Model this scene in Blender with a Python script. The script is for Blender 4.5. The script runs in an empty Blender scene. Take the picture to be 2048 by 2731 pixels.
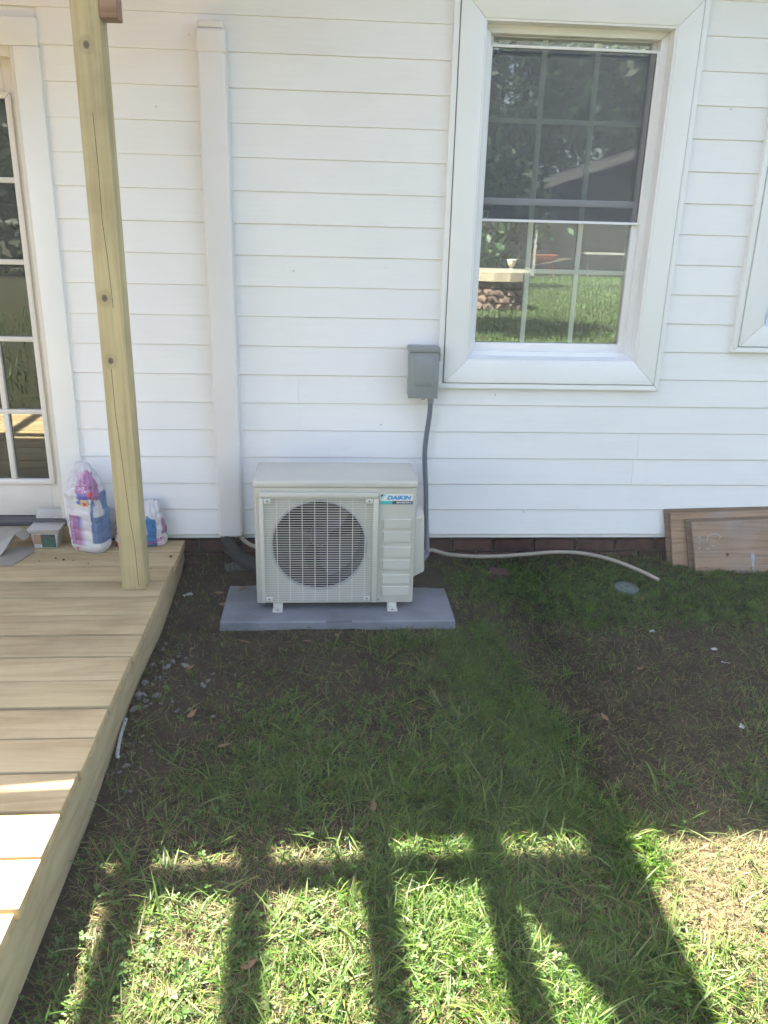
import bpy, bmesh, math, random
import numpy as np
from mathutils import Vector, Matrix

random.seed(7)
RNG = np.random.default_rng(11)
SC = bpy.context.scene
COL = SC.collection
R = math.radians

# ------------------------------------------------------------------ camera
# z = 0 is the bottom edge of the siding, y = 0 the wall, -y towards the camera
pitch, roll, yaw = R(19.317), R(1.4785), R(4.286)
fw0 = Vector((math.sin(yaw), math.cos(yaw), 0)); rt = Vector((math.cos(yaw), -math.sin(yaw), 0)); up0 = Vector((0, 0, 1))
fwd = fw0 * math.cos(pitch) - up0 * math.sin(pitch); up = fw0 * math.sin(pitch) + up0 * math.cos(pitch)
r2 = rt * math.cos(roll) + up * math.sin(roll); u2 = up * math.cos(roll) - rt * math.sin(roll)
cam_d = bpy.data.cameras.new('camera'); cam = bpy.data.objects.new('camera', cam_d); COL.objects.link(cam)
mw = Matrix((r2, u2, -fwd)).transposed().to_4x4(); mw.translation = (0, -3.636, 1.390)
cam.matrix_world = mw
cam_d.sensor_fit = 'HORIZONTAL'; cam_d.sensor_width = 36; cam_d.lens = 36 * 2154.05 / 2048
cam_d.clip_start = 0.05; cam_d.clip_end = 800
SC.camera = cam

# ------------------------------------------------------------------ world, sun, exposure
LDIR = Vector((0.42, -0.40, -1.0)).normalized()
elev = math.asin(-LDIR.z)
w = bpy.data.worlds.new('World'); SC.world = w; w.use_nodes = True
nt = w.node_tree; bg = nt.nodes['Background']
sky = nt.nodes.new('ShaderNodeTexSky'); sky.sky_type = 'NISHITA'; sky.sun_disc = False
sky.sun_elevation = elev; sky.sun_rotation = math.atan2(-LDIR.x, -LDIR.y)
sky.air_density = 1.0; sky.dust_density = 3.0; sky.ozone_density = 1.0
nt.links.new(sky.outputs[0], bg.inputs[0]); bg.inputs[1].default_value = 0.052
sd = bpy.data.lights.new('sun', 'SUN'); sun = bpy.data.objects.new('sun', sd); COL.objects.link(sun)
sd.energy = 5.0; sd.angle = R(0.55); sd.color = (1.0, 0.93, 0.80)
sun.rotation_euler = LDIR.to_track_quat('-Z', 'Y').to_euler(); sun.location = (-4, 2, 9)
SC.view_settings.view_transform = 'Standard'; SC.view_settings.look = 'None'
SC.view_settings.exposure = 3.62; SC.view_settings.gamma = 1.0
VEIL = 0.0027  # density of the added volume that imitates lens veil
SC.render.engine = 'CYCLES'
SC.cycles.use_denoising = True
SC.cycles.max_bounces = 10; SC.cycles.diffuse_bounces = 6; SC.cycles.transparent_max_bounces = 16
SC.cycles.sample_clamp_indirect = 6.0
SC.cycles.caustics_reflective = False; SC.cycles.caustics_refractive = False

# ------------------------------------------------------------------ materials
class Mat:
    def __init__(s, name, base=(.5, .5, .5), rough=.6, metal=0.0, spec=0.5):
        s.m = bpy.data.materials.new(name); s.m.use_nodes = True
        s.nt = s.m.node_tree; s.b = s.nt.nodes['Principled BSDF']; s.out = s.nt.nodes['Material Output']
        s.b.inputs['Base Color'].default_value = (*base, 1); s.b.inputs['Roughness'].default_value = rough
        s.b.inputs['Metallic'].default_value = metal; s.b.inputs['Specular IOR Level'].default_value = spec
    def n(s, typ, **kw):
        nd = s.nt.nodes.new('ShaderNode' + typ)
        for k, v in kw.items():
            if k in nd.inputs: nd.inputs[k].default_value = v
            else: setattr(nd, k, v)
        return nd
    def l(s, a, b):
        s.nt.links.new(a, b)
    def math(s, op, a, b=None):
        nd = s.n('Math', operation=op)
        for i, v in enumerate((a, b)):
            if v is None: continue
            if isinstance(v, (int, float)): nd.inputs[i].default_value = v
            else: s.l(v, nd.inputs[i])
        return nd.outputs[0]
    def ramp(s, fac, stops):
        nd = s.n('ValToRGB'); cr = nd.color_ramp
        while len(cr.elements) < len(stops): cr.elements.new(.5)
        for e, (p, c) in zip(cr.elements, stops):
            e.position = p; e.color = (*c, 1) if len(c) == 3 else c
        s.l(fac, nd.inputs[0]); return nd.outputs[0]
    def mix(s, fac, a, b, blend='MIX'):
        nd = s.n('Mix', data_type='RGBA', blend_type=blend)
        for i, v in ((0, fac), (6, a), (7, b)):
            if isinstance(v, (int, float)): nd.inputs[i].default_value = v
            elif isinstance(v, tuple): nd.inputs[i].default_value = (*v, 1)
            else: s.l(v, nd.inputs[i])
        return nd.outputs[2]
    def coord(s, scale=(1, 1, 1), rand=True, kind='Object'):
        tc = s.n('TexCoord'); mp = s.n('Mapping'); mp.inputs['Scale'].default_value = scale
        src = tc.outputs[kind]
        if rand:
            oi = s.n('ObjectInfo'); vm = s.n('VectorMath', operation='MULTIPLY_ADD')
            s.l(oi.outputs['Random'], vm.inputs[0]); vm.inputs[1].default_value = (37, 53, 71); s.l(src, vm.inputs[2]); src = vm.outputs[0]
        s.l(src, mp.inputs['Vector']); return mp.outputs[0]
    def noise(s, co, scale, detail=4, rough=.55, dist=0):
        nd = s.n('TexNoise', Scale=scale, Detail=detail, Roughness=rough, Distortion=dist); s.l(co, nd.inputs['Vector']); return nd.outputs['Fac']
    def bump(s, h, strength=.3, dist=.01):
        nd = s.n('Bump', Strength=strength, Distance=dist); s.l(h, nd.inputs['Height']); s.l(nd.outputs[0], s.b.inputs['Normal'])
    def col(s, c): s.l(c, s.b.inputs['Base Color'])

def plain(name, base, rough=.6, metal=0, var=.12, scale=6, spec=.5, bump=0):
    m = Mat(name, base, rough, metal, spec)
    f = m.noise(m.coord(), scale, 5)
    d = tuple(x * (1 - var) for x in base); b = tuple(min(1, x * (1 + var * .6)) for x in base)
    m.col(m.ramp(f, [(.3, d), (.7, b)]))
    if bump: m.bump(m.noise(m.coord(), scale * 12, 3), bump, .003)
    return m.m

def wood(name, light, dark, sc=(1.0, 22, 22), knots=True, marks=None, grey=None):
    m = Mat(name, light, .75, spec=.25)
    co = m.coord(sc)
    f1 = m.noise(co, 1.3, 7, .68, 1.6)
    f2 = m.noise(m.coord(tuple(q * .33 for q in sc)), 1.2, 3, .5, 2.2)
    rings = m.math('PINGPONG', m.math('MULTIPLY', f2, 9.0), 1.0)
    f = m.math('ADD', m.math('MULTIPLY', f1, .72), m.math('MULTIPLY', rings, .28))
    c = m.ramp(f, [(.31, dark), (.48, tuple((a * .6 + b * .4) for a, b in zip(light, dark))), (.66, light)])
    big = m.noise(m.coord((1.5, 1.5, 1.5)), 2.0, 5, .6)
    c = m.mix(.6, c, m.ramp(big, [(.3, (.66, .63, .60)), (.5, (.98, .97, .96)), (.75, (1.10, 1.09, 1.06))]), 'MULTIPLY')
    oi = m.n('ObjectInfo'); c = m.mix(.7, c, m.ramp(oi.outputs['Random'], [(0, (.80, .79, .78)), (1, (1.08, 1.07, 1.04))]), 'MULTIPLY')
    if grey:
        gf = m.noise(m.coord((1, 1, 1)), 3.1, 5)
        c = m.mix(m.ramp(gf, [(.5, (0, 0, 0)), (.68, (.7, .7, .7))]), c, grey)
    if knots:
        vo = m.n('TexVoronoi', feature='F1', Scale=1.0); vo.inputs['Randomness'].default_value = 1.0
        kc = m.coord((3.2, 6.0, 0.0) if sc[0] < sc[1] else (0.0, 3.2, 6.0)); m.l(kc, vo.inputs['Vector'])
        sr = m.n('SeparateColor'); m.l(vo.outputs['Color'], sr.inputs[0])
        wob = m.math('ADD', vo.outputs['Distance'], m.math('MULTIPLY', m.math('SUBTRACT', f1, .5), .09))
        k = m.math('MULTIPLY', m.ramp(wob, [(.025, (1, 1, 1)), (.065, (.75, .75, .75)), (.085, (.25, .25, .25)), (.16, (0, 0, 0))]), m.math('GREATER_THAN', sr.outputs[0], .62))
        c = m.mix(m.math('MULTIPLY', k, .62), c, tuple(x * .42 for x in dark))
    if marks:
        tc = m.n('TexCoord')
        for (px, pz, rad) in marks:
            vs = m.n('VectorMath', operation='SUBTRACT'); m.l(tc.outputs['Object'], vs.inputs[0]); vs.inputs[1].default_value = (px, 0, pz)
            vm = m.n('VectorMath', operation='MULTIPLY'); m.l(vs.outputs[0], vm.inputs[0]); vm.inputs[1].default_value = (1.25, 0, 1)
            ln = m.n('VectorMath', operation='LENGTH'); m.l(vm.outputs[0], ln.inputs[0])
            d = m.math('DIVIDE', ln.outputs['Value'], rad)
            k = m.ramp(d, [(.0, (1, 1, 1)), (.28, (.9, .9, .9)), (.36, (.35, .35, .35)), (.5, (.12, .12, .12)), (.62, (.22, .22, .22)), (1.0, (0, 0, 0))])
            c = m.mix(k, c, (.10, .085, .055))
    m.col(c); m.bump(f, .2, .0012)
    return m.m

def siding_mat():
    m = Mat('white_vinyl', (.8, .8, .79), .42)
    f = m.noise(m.coord((1.2, 1, 30)), 5.0, 5, .6, .4)
    g = m.noise(m.coord((1, 1, 1), kind='Object'), 2.2, 4)
    m.col(m.mix(.5, m.ramp(g, [(.3, (.765, .765, .755)), (.7, (.815, .815, .81))]), m.ramp(f, [(.3, (.77, .77, .765)), (.7, (.82, .82, .815))])))
    vo = m.n('TexVoronoi', feature='F1', Scale=5.5); m.l(m.coord((1, 1, 1)), vo.inputs['Vector'])
    sp = m.ramp(vo.outputs['Distance'], [(.018, (1, 1, 1)), (.034, (0, 0, 0))])
    dirt = m.noise(m.coord((1, 1, 2.5)), 3.0, 6, .65)
    c = m.b.inputs['Base Color'].links[0].from_socket
    c = m.mix(m.math('MULTIPLY', sp, .45), c, (.22, .20, .18)); c = m.mix(m.ramp(dirt, [(.55, (0, 0, 0)), (.8, (.22, .22, .22))]), c, (.62, .60, .55)); m.col(c)
    m.bump(f, .18, .0012); return m.m

def attr_mat(name, rough=.55, trans=.35, spec=.35, var=.25, tint=(1.15, 1.25, .7)):
    m = Mat(name, (.1, .15, .05), rough, spec=spec)
    a = m.n('Attribute', attribute_name='Col')
    m.col(a.outputs['Color'])
    if trans:
        t = m.n('BsdfTranslucent'); mx = m.n('MixShader'); mx.inputs[0].default_value = trans
        m.l(m.mix(1.0, a.outputs['Color'], tint, 'MULTIPLY'), t.inputs['Color'])
        m.l(m.b.outputs[0], mx.inputs[1]); m.l(t.outputs[0], mx.inputs[2]); m.l(mx.outputs[0], m.out.inputs['Surface'])
    return m.m

def glass_mat(name, refl=.3, tint=(.55, .6, .6), wav=.0):
    m = Mat(name)
    tr = m.n('BsdfTransparent', Color=(*tint, 1)); gl = m.n('BsdfGlossy', Roughness=.0); gl.inputs['Color'].default_value = (.94, 1.0, .98, 1)
    lw = m.n('LayerWeight', Blend=.12)
    f = m.math('ADD', m.math('MULTIPLY', lw.outputs['Fresnel'], .9), refl)
    mx = m.n('MixShader'); m.l(m.math('MINIMUM', f, .95), mx.inputs[0]); m.l(tr.outputs[0], mx.inputs[1]); m.l(gl.outputs[0], mx.inputs[2])
    m.l(mx.outputs[0], m.out.inputs['Surface'])
    if wav:
        b = m.n('Bump', Strength=.05, Distance=wav); m.l(m.noise(m.coord((1, 1, 1)), 3.0, 2), b.inputs['Height']); m.l(b.outputs[0], gl.inputs['Normal'])
    return m.m

def screen_mat():
    m = Mat('insect_screen', (.065, .085, .125), .7)
    tr = m.n('BsdfTransparent'); mx = m.n('MixShader')
    mx.inputs[0].default_value = .30
    m.l(tr.outputs[0], mx.inputs[1]); m.l(m.b.outputs[0], mx.inputs[2]); m.l(mx.outputs[0], m.out.inputs['Surface'])
    return m.m

def ground_mat():
    m = Mat('soil', (.06, .045, .03), .95, spec=.15)
    co = m.coord((1, 1, 1), rand=False)
    a = m.n('Attribute', attribute_name='Col')
    f = m.noise(co, 9, 8, .7); g = m.noise(co, 70, 6, .7)
    soil = m.ramp(f, [(.28, (.017, .013, .010)), (.5, (.036, .026, .019)), (.75, (.075, .056, .040))])
    soil = m.mix(.55, soil, m.ramp(g, [(.25, (.35, .33, .3)), (.75, (1.5, 1.42, 1.3))]), 'MULTIPLY')
    green = m.ramp(g, [(.25, (.010, .014, .006)), (.55, (.022, .034, .011)), (.8, (.05, .060, .022))])
    sp = m.n('SeparateColor'); m.l(a.outputs['Color'], sp.inputs[0])
    c = m.mix(sp.outputs[1], soil, green)
    straw = m.ramp(g, [(.25, (.05, .037, .022)), (.75, (.16, .12, .07))])
    c = m.mix(sp.outputs[0], c, straw)
    m.col(c); m.bump(m.math('ADD', m.math('MULTIPLY', f, .6), m.math('MULTIPLY', g, .4)), .9, .02)
    return m.m

def brick_mat():
    m = Mat('old_brick', (.15, .07, .055), .9, spec=.2)
    f = m.noise(m.coord(), 14, 6, .7)
    oi = m.n('ObjectInfo')
    c = m.ramp(f, [(.3, (.045, .024, .022)), (.7, (.105, .055, .046))])
    c = m.mix(.6, c, m.ramp(oi.outputs['Random'], [(0, (.6, .6, .62)), (1, (1.25, 1.15, 1.1))]), 'MULTIPLY')
    m.col(c); m.bump(f, .5, .004); return m.m

MT = {}
MT['vinyl'] = siding_mat()
MT['trim'] = plain('white_trim', (.79, .80, .785), .35, var=.03, scale=3)
MT['sash'] = plain('white_sash', (.80, .80, .80), .3, var=.03, scale=4)
MT['seam'] = plain('dark_seam', (.13, .135, .145), .8)
MT['plasticw'] = plain('line_cover_plastic', (.72, .70, .685), .38, var=.04, scale=4)
MT['ac'] = plain('ivory_enamel', (.50, .485, .42), .22, var=.05, scale=5)
MT['acw'] = plain('grille_enamel', (.60, .585, .52), .35, var=.03)
MT['acd'] = plain('shroud_grey', (.33, .34, .33), .5)
MT['dark'] = plain('fan_well_shade', (.010, .012, .018), .5, spec=.3)  # shade inside the fan opening, put into the colour
MT['fan'] = plain('fan_plastic', (.028, .03, .04), .35, var=.1)
MT['pad'] = plain('grey_pad_plastic', (.150, .162, .182), .65, var=.3, scale=7, bump=.4)
MT['box'] = plain('grey_box_enamel', (.235, .255, .255), .4, var=.06, scale=8)
MT['conduit'] = plain('conduit_grey', (.13, .15, .18), .45, var=.1)
MT['fit'] = plain('grey_fitting', (.24, .25, .26), .45)
MT['hose'] = plain('beige_hose', (.30, .265, .21), .6, var=.12, scale=14)
MT['foam'] = plain('dark_insulation', (.022, .024, .028), .85, var=.3, scale=20)
MT['steel'] = plain('galvanised', (.55, .56, .55), .38, .6)
MT['deck'] = wood('deck_pine', (.48, .375, .215), (.385, .285, .155), (1.3, 14, 14), True)
MT['rim'] = wood('rim_pine', (.40, .33, .20), (.29, .235, .135), (11, 1.3, 11), True)
MT['post'] = wood('post_pine', (.50, .435, .25), (.39, .33, .18), (15, 15, .7), False, marks=[(-.004, 1.962, .036), (-.016, 1.155, .038), (-.014, .93, .036)])
MT['beam'] = wood('beam_pine', (.44, .30, .22), (.30, .19, .13), (1.0, 22, 22), True)
MT['ply'] = wood('old_plywood', (.37, .255, .165), (.25, .165, .105), (1.0, 16, 16), False, grey=(.28, .245, .225))
MT['plyedge'] = wood('plywood_edge', (.20, .145, .10), (.12, .085, .06), (1.0, 60, 60), False)
MT['sheath'] = plain('roof_sheathing', (.38, .29, .18), .8, scale=3)
MT['brick'] = brick_mat()
MT['mortar'] = plain('mortar', (.10, .092, .088), .95, scale=20, bump=.5)
MT['ground'] = ground_mat()
MT['grass'] = attr_mat('grass_blades', .5, .38)
MT['clover'] = attr_mat('clover_leaves', .55, .3)
MT['straw'] = attr_mat('dry_straw', .8, .15, .2, tint=(1, 1, 1))
MT['leaf'] = attr_mat('tree_leaves', .5, .25)
MT['print'] = attr_mat('printed_bag', .5, 0)
MT['stone'] = plain('grey_stone', (.12, .115, .112), .85, var=.3, scale=30, bump=.5)
MT['stonew'] = plain('pale_stone', (.155, .148, .14), .85, var=.2, scale=30, bump=.4)
MT['deadleaf'] = plain('dead_leaf', (.17, .095, .05), .7, var=.35, scale=40)
MT['paper'] = plain('white_scrap', (.34, .34, .33), .6)
MT['cap'] = plain('green_cap_plastic', (.075, .105, .095), .5, var=.25, scale=15)
MT['glass'] = glass_mat('window_glass', .13, (.97, .98, .97)); MT['glass_in'] = glass_mat('inner_pane_glass', .30, (.9, .92, .9))
MT['doorglass'] = glass_mat('door_glass', .13, (.5, .5, .48))
MT['screen'] = screen_mat()
MT['grid'] = plain('muntin_grid', (.80, .84, .72), .5, var=.03)
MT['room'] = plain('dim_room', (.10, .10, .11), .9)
MT['doorw'] = plain('door_paint', (.70, .665, .60), .4, var=.06, scale=6)
MT['thresh'] = plain('bronze_threshold', (.075, .078, .09), .4, .3)
MT['flash'] = plain('painted_flashing', (.30, .275, .235), .45, .1, var=.15, scale=8)
MT['clear'] = plain('cloudy_plastic', (.42, .405, .375), .3, var=.12, scale=10)
MT['lblgreen'] = plain('label_green', (.03, .10, .075), .5, var=.3, scale=30)
MT['lblbrown'] = plain('label_brown', (.38, .23, .14), .5, var=.3, scale=30)
MT['lbldark'] = plain('label_dark', (.035, .05, .055), .5)
MT['white'] = plain('white_ink', (.74, .74, .74), .5, var=.04)
MT['black'] = plain('black_ink', (.03, .03, .035), .5)
MT['blue'] = plain('logo_blue', (.03, .26, .50), .4, var=.04)
MT['cyan'] = plain('logo_cyan', (.28, .60, .66), .4, var=.04)
MT['teal'] = plain('logo_teal', (.07, .42, .40), .4, var=.04)
MT['navy'] = plain('logo_navy', (.045, .07, .11), .4, var=.1)
MT['sticker'] = plain('sticker_white', (.68, .68, .63), .35, var=.02)
MT['magenta'] = plain('ink_magenta', (.33, .035, .20), .5)
MT['pinkink'] = plain('ink_pink', (.68, .42, .60), .5)
MT['crack'] = plain('wood_check', (.05, .035, .018), .9)
MT['crumb'] = plain('dirt_crumb', (.055, .042, .03), .95)
MT['barn'] = plain('weathered_barn_boards', (.022, .021, .022), .9, var=.3)
MT['bark'] = plain('bark', (.07, .055, .042), .95, var=.35, scale=8, bump=.6)
MT['rock'] = plain('field_stone', (.075, .045, .032), .9, var=.5, scale=5, bump=.6)
MT['fascia'] = plain('weathered_fascia', (.13, .125, .12), .8, var=.3)
MT['concrete'] = plain('old_concrete', (.19, .155, .11), .9, var=.2, scale=5)
MT['urn'] = plain('cream_urn', (.42, .39, .32), .7, var=.1, scale=10)
MT['red'] = plain('rusty_red', (.24, .035, .025), .6, var=.3)
MT['tape'] = plain('blue_white_paper', (.60, .68, .82), .5)

# ------------------------------------------------------------------ mesh helpers
class MB:
    def __init__(s): s.v = []; s.f = []; s.mi = []
    def add(s, vs, fs, mi=0):
        o = len(s.v); s.v += [tuple(v) for v in vs]; s.f += [tuple(i + o for i in f) for f in fs]; s.mi += [mi] * len(fs); return s
    def box(s, x0, x1, y0, y1, z0, z1, mi=0):
        vs = [(x, y, z) for z in (z0, z1) for y in (y0, y1) for x in (x0, x1)]
        return s.add(vs, [(0, 2, 3, 1), (4, 5, 7, 6), (0, 1, 5, 4), (2, 6, 7, 3), (0, 4, 6, 2), (1, 3, 7, 5)], mi)
    def prism(s, a, b, mi=0):
        n = len(a)
        return s.add(list(a) + list(b), [tuple(range(n))[::-1], tuple(range(n, 2 * n))] + [(i, (i + 1) % n, n + (i + 1) % n, n + i) for i in range(n)], mi)
    def tube(s, pts, r, n=10, mi=0, caps=True):
        pts = [Vector(p) for p in pts]; rings = []
        rr = r if isinstance(r, (list, tuple)) else [r] * len(pts)
        prev = None
        for i, p in enumerate(pts):
            t = (pts[min(i + 1, len(pts) - 1)] - pts[max(i - 1, 0)]).normalized()
            ref = prev if prev is not None else (Vector((0, 0, 1)) if abs(t.z) < .9 else Vector((1, 0, 0)))
            a = (ref - t * ref.dot(t)).normalized(); prev = a; b = t.cross(a)
            rings.append([p + (a * math.cos(q) + b * math.sin(q)) * rr[i] for q in (2 * math.pi * k / n for k in range(n))])
        vs = [v for g in rings for v in g]; fs = []
        for i in range(len(pts) - 1):
            for k in range(n): fs.append((i * n + k, i * n + (k + 1) % n, (i + 1) * n + (k + 1) % n, (i + 1) * n + k))
        if caps: fs += [tuple(range(n))[::-1], tuple((len(pts) - 1) * n + k for k in range(n))]
        return s.add(vs, fs, mi)
    def lathe(s, prof, c=(0, 0, 0), n=24, mi=0):
        vs = [(c[0] + r * math.cos(2 * math.pi * k / n), c[1] + r * math.sin(2 * math.pi * k / n), c[2] + z) for r, z in prof for k in range(n)]
        fs = [(i * n + k, i * n + (k + 1) % n, (i + 1) * n + (k + 1) % n, (i + 1) * n + k) for i in range(len(prof) - 1) for k in range(n)]
        fs += [tuple(range(n))[::-1], tuple((len(prof) - 1) * n + k for k in range(n))]
        return s.add(vs, fs, mi)
    def mesh(s, name, mats):
        me = bpy.data.meshes.new(name); me.from_pydata(s.v, [], s.f)
        for m in (mats if isinstance(mats, (list, tuple)) else [mats]): me.materials.append(m)
        me.polygons.foreach_set('material_index', s.mi)
        bm = bmesh.new(); bm.from_mesh(me); bmesh.ops.recalc_face_normals(bm, faces=bm.faces); bm.to_mesh(me); bm.free()
        return me

def link(name, me, parent=None, loc=None):
    o = bpy.data.objects.new(name, me); COL.objects.link(o)
    if parent is not None: o.parent = parent
    if loc is not None: o.location = loc
    return o
def mk(name, mb, mats, parent=None, bevel=0, smooth=False, seg=2):
    me = mb.mesh(name, mats)
    if bevel:
        bm = bmesh.new(); bm.from_mesh(me)
        ed = [e for e in bm.edges if len(e.link_faces) == 2 and e.calc_face_angle(0) > .5]
        bmesh.ops.bevel(bm, geom=ed, offset=bevel, segments=seg, profile=.5, affect='EDGES', clamp_overlap=True)
        bm.to_mesh(me); bm.free(); smooth = True
    if smooth:
        me.polygons.foreach_set('use_smooth', [True] * len(me.polygons))
        try: me.set_sharp_from_angle(angle=R(38))
        except Exception: pass
    me.update()
    return link(name, me, parent)
def bx(name, b, mat, parent=None, bevel=0, **k):
    return mk(name, MB().box(*b), mat, parent, bevel, **k)
def tag(o, label=None, cat=None, group=None, kind=None):
    if label: o['label'] = label
    if cat: o['category'] = cat
    if group: o['group'] = group
    if kind: o['kind'] = kind
    return o
def thing(name, loc, label, cat, group=None):
    o = bpy.data.objects.new(name, None); COL.objects.link(o); o.location = loc; o.empty_display_size = .1
    tag(o, label, cat, group); o['_t'] = 1
    return o
def adopt(parent):
    """children were built in world coordinates: keep them there"""
    for c in list(parent.children):
        c.matrix_parent_inverse = parent.matrix_basis.inverted()
    if '_t' in parent: del parent['_t']
def boolcut(me, cutters):
    o = bpy.data.objects.new('tmp', me); COL.objects.link(o); tmp = []
    for c in cutters:
        co = bpy.data.objects.new('tmpc', c); COL.objects.link(co); tmp.append(co)
        m = o.modifiers.new('b', 'BOOLEAN'); m.object = co; m.operation = 'DIFFERENCE'; m.solver = 'EXACT'
    dg = bpy.context.evaluated_depsgraph_get(); dg.update()
    out = bpy.data.meshes.new_from_object(o.evaluated_get(dg))
    for q in tmp + [o]: bpy.data.objects.remove(q)
    return out
def text_mesh(body, size, shear=0, offset=0, align='LEFT'):
    cu = bpy.data.curves.new('txt', 'FONT'); cu.body = body; cu.size = size; cu.shear = shear; cu.offset = offset; cu.align_x = align; cu.resolution_u = 3
    o = bpy.data.objects.new('txt', cu); COL.objects.link(o)
    dg = bpy.context.evaluated_depsgraph_get(); dg.update()
    me = bpy.data.meshes.new_from_object(o.evaluated_get(dg)); bpy.data.objects.remove(o); bpy.data.curves.remove(cu)
    return me
def text_on(name, body, size, org, ux, uz, mat, parent, shear=0, offset=0, width=None):
    me = text_mesh(body, size, shear, offset)
    xs = [v.co.x for v in me.vertices]; k = (width / (max(xs) - min(xs))) if width else 1
    x0 = min(xs); org, ux, uz = Vector(org), Vector(ux), Vector(uz)
    for v in me.vertices:
        v.co = org + ux * ((v.co.x - x0) * k) + uz * v.co.y
    me.materials.clear(); me.materials.append(mat)
    return link(name, me, parent)

def vnoise(x, y, s, seed=0):
    x = np.asarray(x) * s + seed * 17.13; y = np.asarray(y) * s - seed * 9.71
    xi = np.floor(x); yi = np.floor(y); fx = x - xi; fy = y - yi
    def h(a, b):
        q = np.sin(a * 127.1 + b * 311.7 + seed * 74.7) * 43758.5453; return q - np.floor(q)
    fx = fx * fx * (3 - 2 * fx); fy = fy * fy * (3 - 2 * fy)
    return (h(xi, yi) * (1 - fx) + h(xi + 1, yi) * fx) * (1 - fy) + (h(xi, yi + 1) * (1 - fx) + h(xi + 1, yi + 1) * fx) * fy
def fbm(x, y, s, seed=0, o=4):
    r = 0; a = .5
    for i in range(o): r = r + a * vnoise(x, y, s * 2 ** i, seed + i); a *= .5
    return r / (1 - .5 ** o)

def np_mesh(name, V, faces, mat, cols=None, smooth=True):
    """faces: list of int arrays (n,k)"""
    me = bpy.data.meshes.new(name)
    nl = sum(f.size for f in faces); npoly = sum(len(f) for f in faces)
    me.vertices.add(len(V)); me.vertices.foreach_set('co', np.ascontiguousarray(V, dtype=np.float32).ravel())
    me.loops.add(nl); me.polygons.add(npoly)
    me.loops.foreach_set('vertex_index', np.concatenate([f.ravel() for f in faces]).astype(np.int32))
    tot = np.concatenate([np.full(len(f), f.shape[1]) for f in faces]); st = np.concatenate([[0], np.cumsum(tot)[:-1]])
    me.polygons.foreach_set('loop_start', st.astype(np.int32)); me.polygons.foreach_set('loop_total', tot.astype(np.int32))
    me.polygons.foreach_set('use_smooth', np.full(npoly, smooth))
    me.update(calc_edges=True); me.validate()
    if cols is not None:
        a = me.color_attributes.new('Col', 'FLOAT_COLOR', 'POINT')
        c4 = np.ones((len(V), 4), dtype=np.float32); c4[:, :3] = cols; a.data.foreach_set('color', c4.ravel())
    me.materials.append(mat); return me

# ------------------------------------------------------------------ ground
YS = [-40, -6, -2.4, -1.85, -1.2, -.6, -.1, 0, .12]
ZS = [-.30, -.30, -.268, -.24, -.218, -.203, -.152, -.128, -.122]
def gz(x, y):
    x = np.asarray(x, float); y = np.asarray(y, float)
    z = np.interp(y, YS, ZS)
    z = z + .045 * np.exp(-((x + .62) / .13) ** 2) * np.exp(-((y + 1.15) / .42) ** 2)
    z = z + .016 * (fbm(x, y, 3.0, 3) - .5) + .010 * (fbm(x, y, 14.0, 5) - .5) * (y > -6)
    return z
LUSH = [(.75, -.22, .32, .2, .8), (1.3, -.2, .45, .22, .95), (2.0, -.3, .5, .3, 1.1), (1.12, -.47, .2, .13, 1.0), (.66, -.62, .13, .12, .55), (.62, -.85, .13, .18, 1.0),
        (.62, -1.1, .15, .2, 1.1), (.66, -1.35, .2, .2, 1.1), (.55, -1.6, .26, .16, 1.0), (.4, -1.8, .25, .15, .8), (.86, -1.85, .15, .16, .9), (.25, -2.0, .2, .16, .85),
        (.5, -2.2, .3, .25, .85), (.72, -2.4, .2, .2, .9), (0, -1.5, .3, .22, .45), (-.3, -1.62, .22, .2, .42), (-.1, -2.2, .3, .25, .55), (-.5, -2.25, .16, .3, .45), (1.2, -2.25, .25, .3, .5),
        (1.32, -1.62, .10, .12, .5), (1.9, -1.2, .4, .4, .5), (.4, -.75, .2, .08, .4), (-.2, -1.25, .3, .18, .3), (1.4, -1.75, .12, .1, .5)]
LUSH += [(.15, -1.45, .5, .28, .22), (.42, -1.0, .22, .2, .45), (.3, -.72, .35, .06, .45), (1.55, -.45, .5, .12, .5), (1.7, -1.5, .3, .3, .5)]
BARE = [(-.52, -.35, .13, .45, 1.0), (-.42, -1.0, .2, .25, .8), (-.2, -.80, .28, .10, .65), (1.15, -1.2, .24, .22, 1.0), (.98, -.82, .13, .13, .6), (1.42, -1.0, .25, .22, .4), (.92, -.42, .09, .06, .6), (.2, -.95, .15, .1, .2), (1.05, -1.95, .13, .2, .5), (1.35, -.75, .2, .07, .25)]
def gsum(x, y, L):
    r = 0
    for cx, cy, sx, sy, a in L: r = r + a * np.exp(-((x - cx) / sx) ** 2 - ((y - cy) / sy) ** 2)
    return r
def fields(x, y):
    wx = x + .16 * (fbm(x, y, 4, 21) - .5); wy = y + .16 * (fbm(x, y, 4, 31) - .5)
    lush = gsum(wx, wy, LUSH); bare = gsum(wx, wy, BARE)
    far = np.clip((-2.5 - y) / .8, 0, 1); side = np.clip((x - 1.8) / .8, 0, 1)
    lush = np.maximum(lush, far * .8); lush = np.maximum(lush, side * .8)
    lush = lush * (.72 + .75 * fbm(x, y, 7, 41)) - .6 * bare
    return np.clip(lush, .13, 1), np.clip(bare, 0, 1)
def grid_axis(a, b, fine0, fine1, df, dc, growth=1.25):
    ax = list(np.arange(fine0, fine1 + 1e-6, df)); st = df; p = fine1
    while p < b: st = min(st * growth, dc); p = min(p + st, b); ax.append(p)
    st = df; p = fine0; lo = []
    while p > a: st = min(st * growth, dc); p = max(p - st, a); lo.append(p)
    return np.array(lo[::-1] + ax)
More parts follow.
